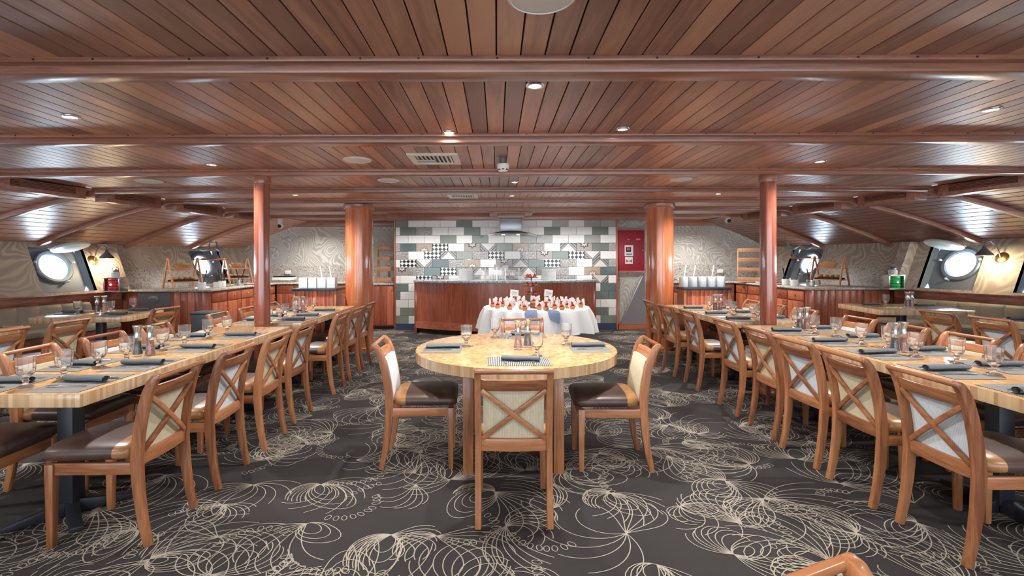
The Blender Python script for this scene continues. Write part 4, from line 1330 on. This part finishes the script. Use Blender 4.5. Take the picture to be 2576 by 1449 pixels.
MB().add([(-.09, -.07, 1.405), (-.03, -.07, 1.435), (-.09, -.07, 1.475)], [(0, 1, 2)]).build('red_arrow', M['tomato'], p, smooth=0)
M['sign_green'] = plain('sign_green', srgb(40, 140, 90), .5)
MB().add([(.03, -.07, 1.405), (-.03, -.07, 1.435), (.03, -.07, 1.475)], [(0, 1, 2)]).build('green_arrow', M['sign_green'], p, smooth=0)
M['pink'] = plain('pink_plate', srgb(220, 130, 140), .4)
MB().lathe([(.018, 0), (.018, .012)], 14, (-.04, -.06, 1.895), Matrix.Rotation(H, 3, 'X')).build('button', M['pink'], t)
MB().bb((.12, -.068, 1.88), (.21, -.06, 1.915)).build('name_plate', M['pink'], t, smooth=0)
MB().sphere((.26, -.07, 1.66), .018, 10, 6).build('knob', M['steel'], t)

# ================================================================== CEILING FIXTURES
def downlight(px, py, i, lab, en=1.0):
    D = (ZP - EYE) * 1250 / (655 - py); x = (px - 1250) * D / 1250
    return (x, D, lab, en)
lights = [downlight(1347, 215, 0, 'recessed downlight behind the first beam, near the middle'),
          downlight(1130, 332, 0, 'recessed downlight left of centre, before the second beam'),
          downlight(1567, 325, 0, 'recessed downlight right of centre, before the second beam'),
          downlight(180, 290, 0, 'recessed downlight at the far left behind the first beam'),
          downlight(2497, 278, 0, 'recessed downlight at the far right behind the first beam'),
          downlight(535, 412, 0, 'recessed downlight above the left front table'),
          downlight(2065, 408, 0, 'recessed downlight above the right front table'),
          downlight(1295, 458, 0, 'small recessed downlight behind the smoke detector'),
          downlight(1288, 492, 0, 'small recessed downlight in the middle, near the hood'),
          (-1.75, 9.62, 'recessed downlight over the left end of the bar', 1.3), (-.65, 9.62, 'recessed downlight left of the extractor hood', 1.3),
          (1.1, 9.62, 'recessed downlight right of the extractor hood', 1.3), (2.0, 9.62, 'recessed downlight over the right end of the bar', 1.3),
          (-4.3, 9.9, 'recessed downlight above the left buffet area', 1.2), (4.6, 9.9, 'recessed downlight above the right buffet area', 1.2),
          (-4.3, 11.3, 'recessed downlight above the left back counter', 1.0), (4.6, 11.3, 'recessed downlight above the right back counter', 1.0),
          (-3.0, 7.4, 'recessed downlight above the left rear table', 1.0), (3.3, 7.4, 'recessed downlight above the right rear table', 1.0),
          (-2.9, .6, 'unseen recessed downlight above the camera, on the left', 1.0), (3.3, .6, 'unseen recessed downlight above the camera, on the right', 1.0),  # from here on: downlights out of view around the camera, added for extra light
          (.2, .5, 'unseen recessed downlight above the camera, in the middle', 1.0), (-4.9, 2.2, 'unseen recessed downlight near the left wall, beside the camera', 1.0), (5.3, 2.2, 'unseen recessed downlight near the right wall, beside the camera', 1.0)]
spot = bpy.data.lights.new('downlight_beam', 'SPOT'); spot.energy = DOWNLIGHT_W * 10; spot.color = (1.0, .96, .92)
spot.spot_size = math.radians(150); spot.spot_blend = 0.8; spot.shadow_soft_size = .05
for (x, D, lab, en) in lights:
    t = thing('downlight', lab, 'light', (x, D, ZP), 0, 'recessed ceiling downlights')
    MB().lathe([(.034, -.002), (.036, -.008), (.052, -.007), (.055, -.001), (.055, .004)], 20, cap=False).build('rim', M['steel'], t)
    MB().lathe([(.001, -.004), (.034, -.004)], 16, cap=False).build('lamp', M['lamp'], t)
    sp_ = spot
    if 6.0 < D < 9.0:
        sp_ = spot.copy(); sp_.energy = spot.energy * (.6 if abs(x) < 1 else 1.8)
    if D > 9.5:
        sp_ = spot.copy(); sp_.energy = spot.energy * (.7 if abs(x) < 3 else 1.15)
    l_ = bpy.data.objects.new('downlight_beam', sp_); C.objects.link(l_); l_.parent = t; l_.location = (0, 0, -.03)
def cpos(px, py):
    D = (ZP - EYE) * 1250 / (655 - py); return ((px - 1250) * D / 1250, D, ZP)
for px, py, r, lab in ((900, 400, .135, 'round white ceiling speaker left of the square vent'), (978, 452, .13, 'round white ceiling speaker behind the square vent'),
                       (1715, 451, .13, 'round white ceiling speaker on the right side'), (1365, -14, .13, 'round white ceiling speaker cut off at the top edge'), (375, 452, .15, 'round white ceiling speaker at the far left')):
    t = thing('ceiling_speaker', lab, 'speaker', cpos(px, py), 0, 'round ceiling speakers')
    MB().lathe([(r, .002), (r, -.01), (r * .92, -.016), (r * .9, -.012)], 36, cap=False).build('rim', M['white'], t)
    MB().lathe([(r * .91, -.011), (.001, -.02)], 36, cap=False).build('grille', M['white'], t)
for px, py, w_, lab in ((1095, 398, .47, 'square white ceiling vent before the third beam'), (1165, 492, .45, 'square white ceiling vent farther back near the bar')):
    x, D, z = cpos(px, py)
    t = thing('ceiling_vent', lab, 'vent', (x, D, z), 0, 'square ceiling vents')
    mb = MB(); h = w_ / 2
    for k in range(4): mb.box((0 if k % 2 else (h - .03) * (1 if k else -1), (0 if k % 2 == 0 else (h - .03) * (1 if k == 1 else -1)), -.008), (.06, w_, .016) if k % 2 == 0 else (w_ - .12, .06, .016))
    mb.build('frame', M['white'], t)
    MB().bb((-h + .05, -h + .05, -.004), (h - .05, h - .05, 0)).build('backing', M['black'], t, smooth=0)
    for k in range(9):
        x_ = -h + .08 + k * (w_ - .16) / 8
        MB().box((x_, -.09 if k < 5 else .0, -.010), (.022, w_ * (.36 if k < 5 else .72), .004), ry=.4).build('slat', M['white'], t, smooth=0)
    for k in range(4):
        MB().box((-.09, .03 + k * .042, -.010), (w_ * .4, .02, .004), rx=.4).build('slat', M['white'], t, smooth=0)
x, D, z = cpos(1266, 399)
t = thing('smoke_detector', 'white smoke detector hanging under the planks before the third beam', 'detector', (x, D, ZP))
MB().lathe([(.035, 0), (.035, -.06)], 20).build('mount', M['iron'], t)
MB().lathe([(.06, -.055), (.062, -.075), (.056, -.10), (.04, -.125), (.001, -.13)], 28).build('body', M['white'], t)
for k in range(8):
    a = 2 * PI * k / 8; MB().box((.05 * math.cos(a), .05 * math.sin(a), -.108), (.006, .022, .012), rz=a).build('slot', M['black'], t, smooth=0)
for px, py, lab in ((705, 566, 'white dome security camera near the left slender column'), (1832, 556, 'white dome security camera near the right slender column')):
    D = 10.9; x = (px - 1250) * D / 1250; z = EYE + (655 - py) * D / 1250
    t = thing('security_camera', lab, 'camera', (x, D, z), 0, 'security cameras')
    MB().sphere((0, 0, 0), .065, 16, 10).build('housing', M['white'], t)
    MB().sphere((0, -.035, -.012), .045, 14, 8).build('lens', M['black'], t)
    MB().lathe([(.05, 0), (.05, ZP - z)], 16).build('mount', M['white'], t)

# ================================================================== WALL LAMPS, LANTERNS
def sconce(s, D, t_, lab, dr):
    p = S(s, D, t_, 0)
    t = thing('wall_lamp', lab, 'lamp', p, 0, 'swan-neck wall lamps')
    U = (S(s, D + .1, t_) - S(s, D - .1, t_)).normalized(); V = (S(s, D, t_ + .1) - S(s, D, t_ - .1)).normalized(); N = U.cross(V).normalized()
    if N.x * s > 0: N = -N
    Mx = Matrix((U, V, N)).transposed()
    MB().lathe([(.085, .0), (.085, .012), (.06, .025), (.02, .03), (.001, .03)], 24, (0, 0, 0), Mx).build('backplate', M['brass'], t)
    q = N * .30 + Vector((0, dr * .10, .02))
    pts = [N * .03, N * .08 + Vector((0, dr * .02, .14)), N * .2 + Vector((0, dr * .06, .2)), N * .28 + Vector((0, dr * .09, .15)), q + Vector((0, 0, .06))]
    MB().tube(pts, .009, 8).build('arm', M['iron'], t)
    MB().lathe([(.02, .07), (.028, .03), (.05, .0), (.095, -.045), (.115, -.08), (.11, -.08), (.09, -.045), (.045, -.005), (.02, .02)], 24, q, cap=False).build('shade', M['iron'], t)
    MB().sphere(q + Vector((0, 0, -.05)), .032, 12, 8).build('bulb', M['bulb'], t)
    l_ = bpy.data.lights.new('wall_lamp_light', 'POINT'); l_.energy = 11; l_.color = (1, .78, .5); l_.shadow_soft_size = .04
    lo_ = bpy.data.objects.new('wall_lamp_light', l_); C.objects.link(lo_); lo_.parent = t; lo_.location = q + Vector((0, 0, -.12))
sconce(-1, 8.70, .66, 'swan-neck wall lamp left of the red lantern', .25)
sconce(1, 7.62, .66, 'swan-neck wall lamp between the two right portholes', .6)
def lantern(x, d, z, col, lab):
    t = thing('ship_lantern', lab, 'lantern', (x, d, z), 0, 'ship navigation lanterns')
    MB().bb((-.14, -.10, 0), (.14, .12, .02)).build('base', M['steel'], t, bevel=.004)
    MB().lathe([(.10, .02), (.105, .03), (.105, .05), (.098, .06), (.105, .075), (.105, .1), (.098, .11), (.105, .125), (.105, .16), (.098, .17), (.105, .185), (.105, .22), (.1, .235)], 24).build('lens', M[col + '_lens'], t)
    MB().sphere((0, -.106, .132), .014, 10, 6).build('glow', M[col + '_core'], t)
    for sx in (-1, 1):
        MB().bb((sx * .13 - .012, -.09, .02), (sx * .13 + .012, .11, .25)).build('side_plate', M['steel'], t, bevel=.004)
    MB().bb((-.14, -.10, .235), (.14, .11, .26)).build('top_plate', M['steel'], t, bevel=.004)
    MB().lathe([(.065, .26), (.068, .32), (.06, .345), (.03, .36), (.001, .365)], 20).build('chimney', M['frosted'], t)
    MB().lathe([(.05, .345), (.045, .375), (.02, .395), (.001, .4)], 16).build('cap', M['iron'], t)
    for k in range(4):
        MB().lathe([(.1, .045 + k * .05), (.109, .047 + k * .05), (.109, .057 + k * .05), (.1, .059 + k * .05)], 20, cap=False).build('guard_ring', M['black_metal'], t)
    MB().tube([(-.06, 0, .34), (-.055, 0, .41), (0, 0, .44), (.055, 0, .41), (.06, 0, .34)], .006, 8).build('handle', M['iron'], t)
lantern(-6.62, 8.62, ZL + .02, 'red', 'red glass ship lantern with metal case on the left ledge')
lantern(6.95, 8.72, ZL + .02, 'green', 'green glass ship lantern with metal case on the right ledge')

# ================================================================== THINGS ON THE BUFFET COUNTERS
def a_frame(x, y, rz, lab, food):
    t = thing('display_stand', lab, 'stand', (x, y, CZ + .012), rz, 'A-frame display stands')
    w_, h = .52, .56
    for sx in (-1, 1):
        for sy in (-1, 1):
            MB().sweep([(sx * w_ / 2, sy * .2, 0), (sx * w_ / 2, sy * .012, h)], (1, 0, 0), .022, .045).build('leg', M['pale_wood'], t, bevel=.003)
    for z, d_ in ((.10, .16), (.32, .09)):
        MB().bb((-w_ / 2, -d_, z), (w_ / 2, d_, z + .018)).build('shelf', M['pale_wood'], t)
    bk = thing('bread_basket', 'basket of %s on the upper shelf of the %s' % (food, lab.split(' on ')[0]), 'basket', (x, y, CZ + .012 + .339), rz)
    MB().lathe([(.001, 0), (.1, 0), (.16, .09), (.152, .09), (.095, .01), (.001, .01)], 20, cap=False).build('basket', M['pale_wood'], bk)
    for k in range(7):
        a = k * .9; MB().sphere((.075 * math.cos(a), .06 * math.sin(a), .09 + .012 * (k % 2)), (.05, .034, .03), 10, 6).build('roll', M['bread'], bk)
    bx_ = thing('bread_tray', 'dark tray of loaves on the lower shelf of the %s' % lab.split(' on ')[0], 'tray', (x, y, CZ + .012 + .119), rz)
    MB().bb((-.21, -.13, 0), (.21, .13, .03)).build('tray', M['black'], bx_)
    for k in range(4): MB().sphere((-.15 + .1 * k, 0, .055), (.045, .1, .035), 10, 6).build('loaf', M['bread'] if k % 2 else M['pastry'], bx_)
a_frame(-5.95, 9.42, 1.0, 'near A-frame stand on the left counter', 'rolls')
a_frame(-5.95, 11.35, 1.0, 'far A-frame stand on the left counter', 'buns')
a_frame(6.42, 9.60, -1.0, 'wooden A-frame stand on the right counter', 'rolls')
M['tray_steel'] = M['steel']
def jar(x, y, lab, col='china', tongs=0, r=.07, h=.12):
    t = thing('utensil_pot', lab, 'pot', (x, y, CZ + .001), 0, 'pots on the buffet counters')
    MB().lathe([(.001, 0), (r * .85, 0), (r, .02), (r, h), (r * .92, h), (r * .92, .02), (.001, .012)], 20, cap=False).build('pot', M[col], t)
    for k in range(tongs):
        a = k * 2.1 + x
        MB().tube([(0, 0, .02), (.05 * math.cos(a), .05 * math.sin(a), h + .08), (.09 * math.cos(a), .09 * math.sin(a), h + .22)], [.006, .008, .013], 8).build('handle', M['black'], t)
jar(-5.42, 9.12, 'white pot of spoons on the near left counter edge', 'china', 1)
jar(-5.30, 9.42, 'white milk jug on the left counter beside spoons', 'china', 0, .075, .11)
jar(-5.45, 9.85, 'white pot with black-handled tongs on left counter', 'china', 3)
jar(-5.35, 10.35, 'steel pot with black handles on left counter', 'steel', 2)
jar(5.72, 9.55, 'white pot of cutlery on the right counter edge', 'china', 1)
jar(5.90, 9.35, 'steel pot with tall handles on the right counter', 'steel', 2)
jar(5.78, 9.95, 'white pot with black-handled tongs on right counter', 'china', 3)
def platter(x, y, lab, cols, r=.17):
    t = thing('platter', lab, 'platter', (x, y, CZ + .001), 0, 'food platters on the buffet counters')
    MB().lathe([(.001, 0), (r * .7, 0), (r, .025), (r * .97, .03), (r * .68, .008), (.001, .008)], 28, cap=False).build('dish', M['china'], t)
    g = random.Random(int(x * 100 + y * 7))
    for k in range(11):
        a = g.uniform(0, 2 * PI); q = g.uniform(0, r * .62)
        MB().sphere((q * math.cos(a), q * math.sin(a), .03), (g.uniform(.025, .04), g.uniform(.02, .035), .022), 8, 6).build('morsel', M[cols[k % len(cols)]], t)
platter(-5.5, 10.1 + .02, 'platter of salad beside the tongs, left counter', ['leaf', 'china', 'tomato'], .13)
platter(-5.35, 10.75, 'platter of tomatoes and cheese on the left counter', ['tomato', 'bread', 'leaf'])
platter(-5.4, 11.2, 'platter of cold cuts, far end of left counter', ['pastry', 'berry', 'bread'])
platter(-4.6, 11.95, 'platter of pastries on the left back counter', ['bread', 'china'])
platter(-4.0, 11.95, 'platter of cakes on the left back counter', ['cake_brown', 'china'])
platter(5.75, 10.25, 'platter of red fruit on the right counter', ['tomato', 'berry', 'bread'], .18)
platter(5.72, 10.64, 'platter of salad on the right counter', ['leaf', 'bread', 'china'])
platter(4.9, 11.95, 'platter of bread, outer one on right back counter', ['bread', 'pastry'])
platter(4.35, 11.95, 'platter of dark cakes, inner one on right back counter', ['black', 'china'])
for x, lab, nm in ((-5.05 + .3, 'white chafing dish on the left back counter', 'l'), (4.0, 'white chafing dish on the right back counter', 'r')):
    t = thing('chafing_dish', lab, 'dish', (x - .35, 11.93, CZ + .001))
    MB().bb((-.24, -.15, .05), (.24, .15, .12)).build('pan', M['china'], t, bevel=.01)
    for sx in (-1, 1):
        for sy in (-1, 1): MB().bb((sx * .2 - .01, sy * .12 - .01, 0), (sx * .2 + .01, sy * .12 + .01, .05)).build('leg', M['steel'], t)
    MB().bb((-.22, -.13, .121), (.22, .13, .15)).build('lid', M['black'], t, bevel=.01)
for x, lab in ((-5.15, 'white wall socket box on the left splashback'), (5.5, 'white wall socket box on the right splashback')):
    t = thing('wall_socket', lab, 'socket', (x, 12.27, 1.18))
    MB().bb((-.07, -.05, -.045), (.07, 0, .045)).build('box', M['white'], t, bevel=.006)
    for k in (-1, 1): MB().lathe([(.022, 0), (.022, .004)], 12, (k * .034, -.05, 0), Matrix.Rotation(H, 3, 'X')).build('outlet', M['paper'], t)

# bird sculptures on small wall shelves before the rear portholes
def bird(x, y, z, rz, lab, k=1.0):
    t = thing('bird_sculpture', lab, 'sculpture', (x, y, z), rz, 'bird sculptures')
    cushion_ = MB()
    cushion_.tube([(-.17 * k, 0, .27 * k), (-.1 * k, 0, .245 * k), (-.02 * k, 0, .225 * k), (.06 * k, 0, .24 * k), (.1 * k, 0, .29 * k), (.105 * k, 0, .34 * k), (.12 * k, 0, .375 * k), (.145 * k, 0, .38 * k), (.2 * k, 0, .365 * k)],
                  [.006 * k, .03 * k, .048 * k, .04 * k, .02 * k, .014 * k, .019 * k, .014 * k, .003 * k], 10)
    cushion_.build('body', M['bird'], t)
    for sy in (-1, 1): MB().tube([(0, sy * .015 * k, .2 * k), (.0, sy * .02 * k, .02)], .004, 6).build('leg', M['iron'], t)
    MB().bb((-.05, -.04, 0), (.05, .04, .03)).build('plinth', M['pale_wood'], t)
for s, side in ((-1, 'left'), (1, 'right')):
    x = XC + s * 6.45; d = 10.9; z = 1.50
    tag(MB().bb((x - .34, d - .12, z - .02), (x + .34, d + .12, z)).build('wall_shelf', M['cab_x'], None, bevel=.004), 'small wooden shelf holding birds at the %s rear porthole' % side, 'shelf')
    bird(x - .17, d, z, .3 if s < 0 else PI, 'grey bird sculpture, left one on the %s shelf' % side)
    bird(x + .17, d, z, PI - .5 if s < 0 else .2, 'grey bird sculpture, right one on the %s shelf' % side)

# sign panel, bins
t = thing('socket_panel', 'dark panel with oval plate on the left counter end', 'panel', (-6.2, 8.985, 0))
MB().bb((-.28, -.02, .45), (.30, 0, .90)).build('panel', M['iron'], t, smooth=0)
MB().lathe([(.07, 0), (.075, .006), (.06, .01), (.001, .01)], 24, (0, -.02, .78), Matrix.Rotation(H, 3, 'X') @ Matrix.Diagonal((1.3, .75, 1))).build('oval_plate', M['frame_grey'], t)
for k in (-1, 1): MB().bb((k * .03 - .018, -.034, .76), (k * .03 + .018, -.029, .80)).build('switch', M['iron'], t, smooth=0)
t = thing('waste_bin', 'grey plastic waste bin in front of the left counter', 'bin', (-5.0, 8.55, 0))
MB().hexa([(-.14, -.14, 0), (.14, -.14, 0), (.14, .14, 0), (-.14, .14, 0), (-.18, -.18, .56), (.18, -.18, .56), (.18, .18, .56), (-.18, .18, .56)]).build('body', M['bin'], t, bevel=.015)
MB().bb((-.185, -.185, .56), (.185, .185, .60)).build('lid', M['bin'], t, bevel=.015)
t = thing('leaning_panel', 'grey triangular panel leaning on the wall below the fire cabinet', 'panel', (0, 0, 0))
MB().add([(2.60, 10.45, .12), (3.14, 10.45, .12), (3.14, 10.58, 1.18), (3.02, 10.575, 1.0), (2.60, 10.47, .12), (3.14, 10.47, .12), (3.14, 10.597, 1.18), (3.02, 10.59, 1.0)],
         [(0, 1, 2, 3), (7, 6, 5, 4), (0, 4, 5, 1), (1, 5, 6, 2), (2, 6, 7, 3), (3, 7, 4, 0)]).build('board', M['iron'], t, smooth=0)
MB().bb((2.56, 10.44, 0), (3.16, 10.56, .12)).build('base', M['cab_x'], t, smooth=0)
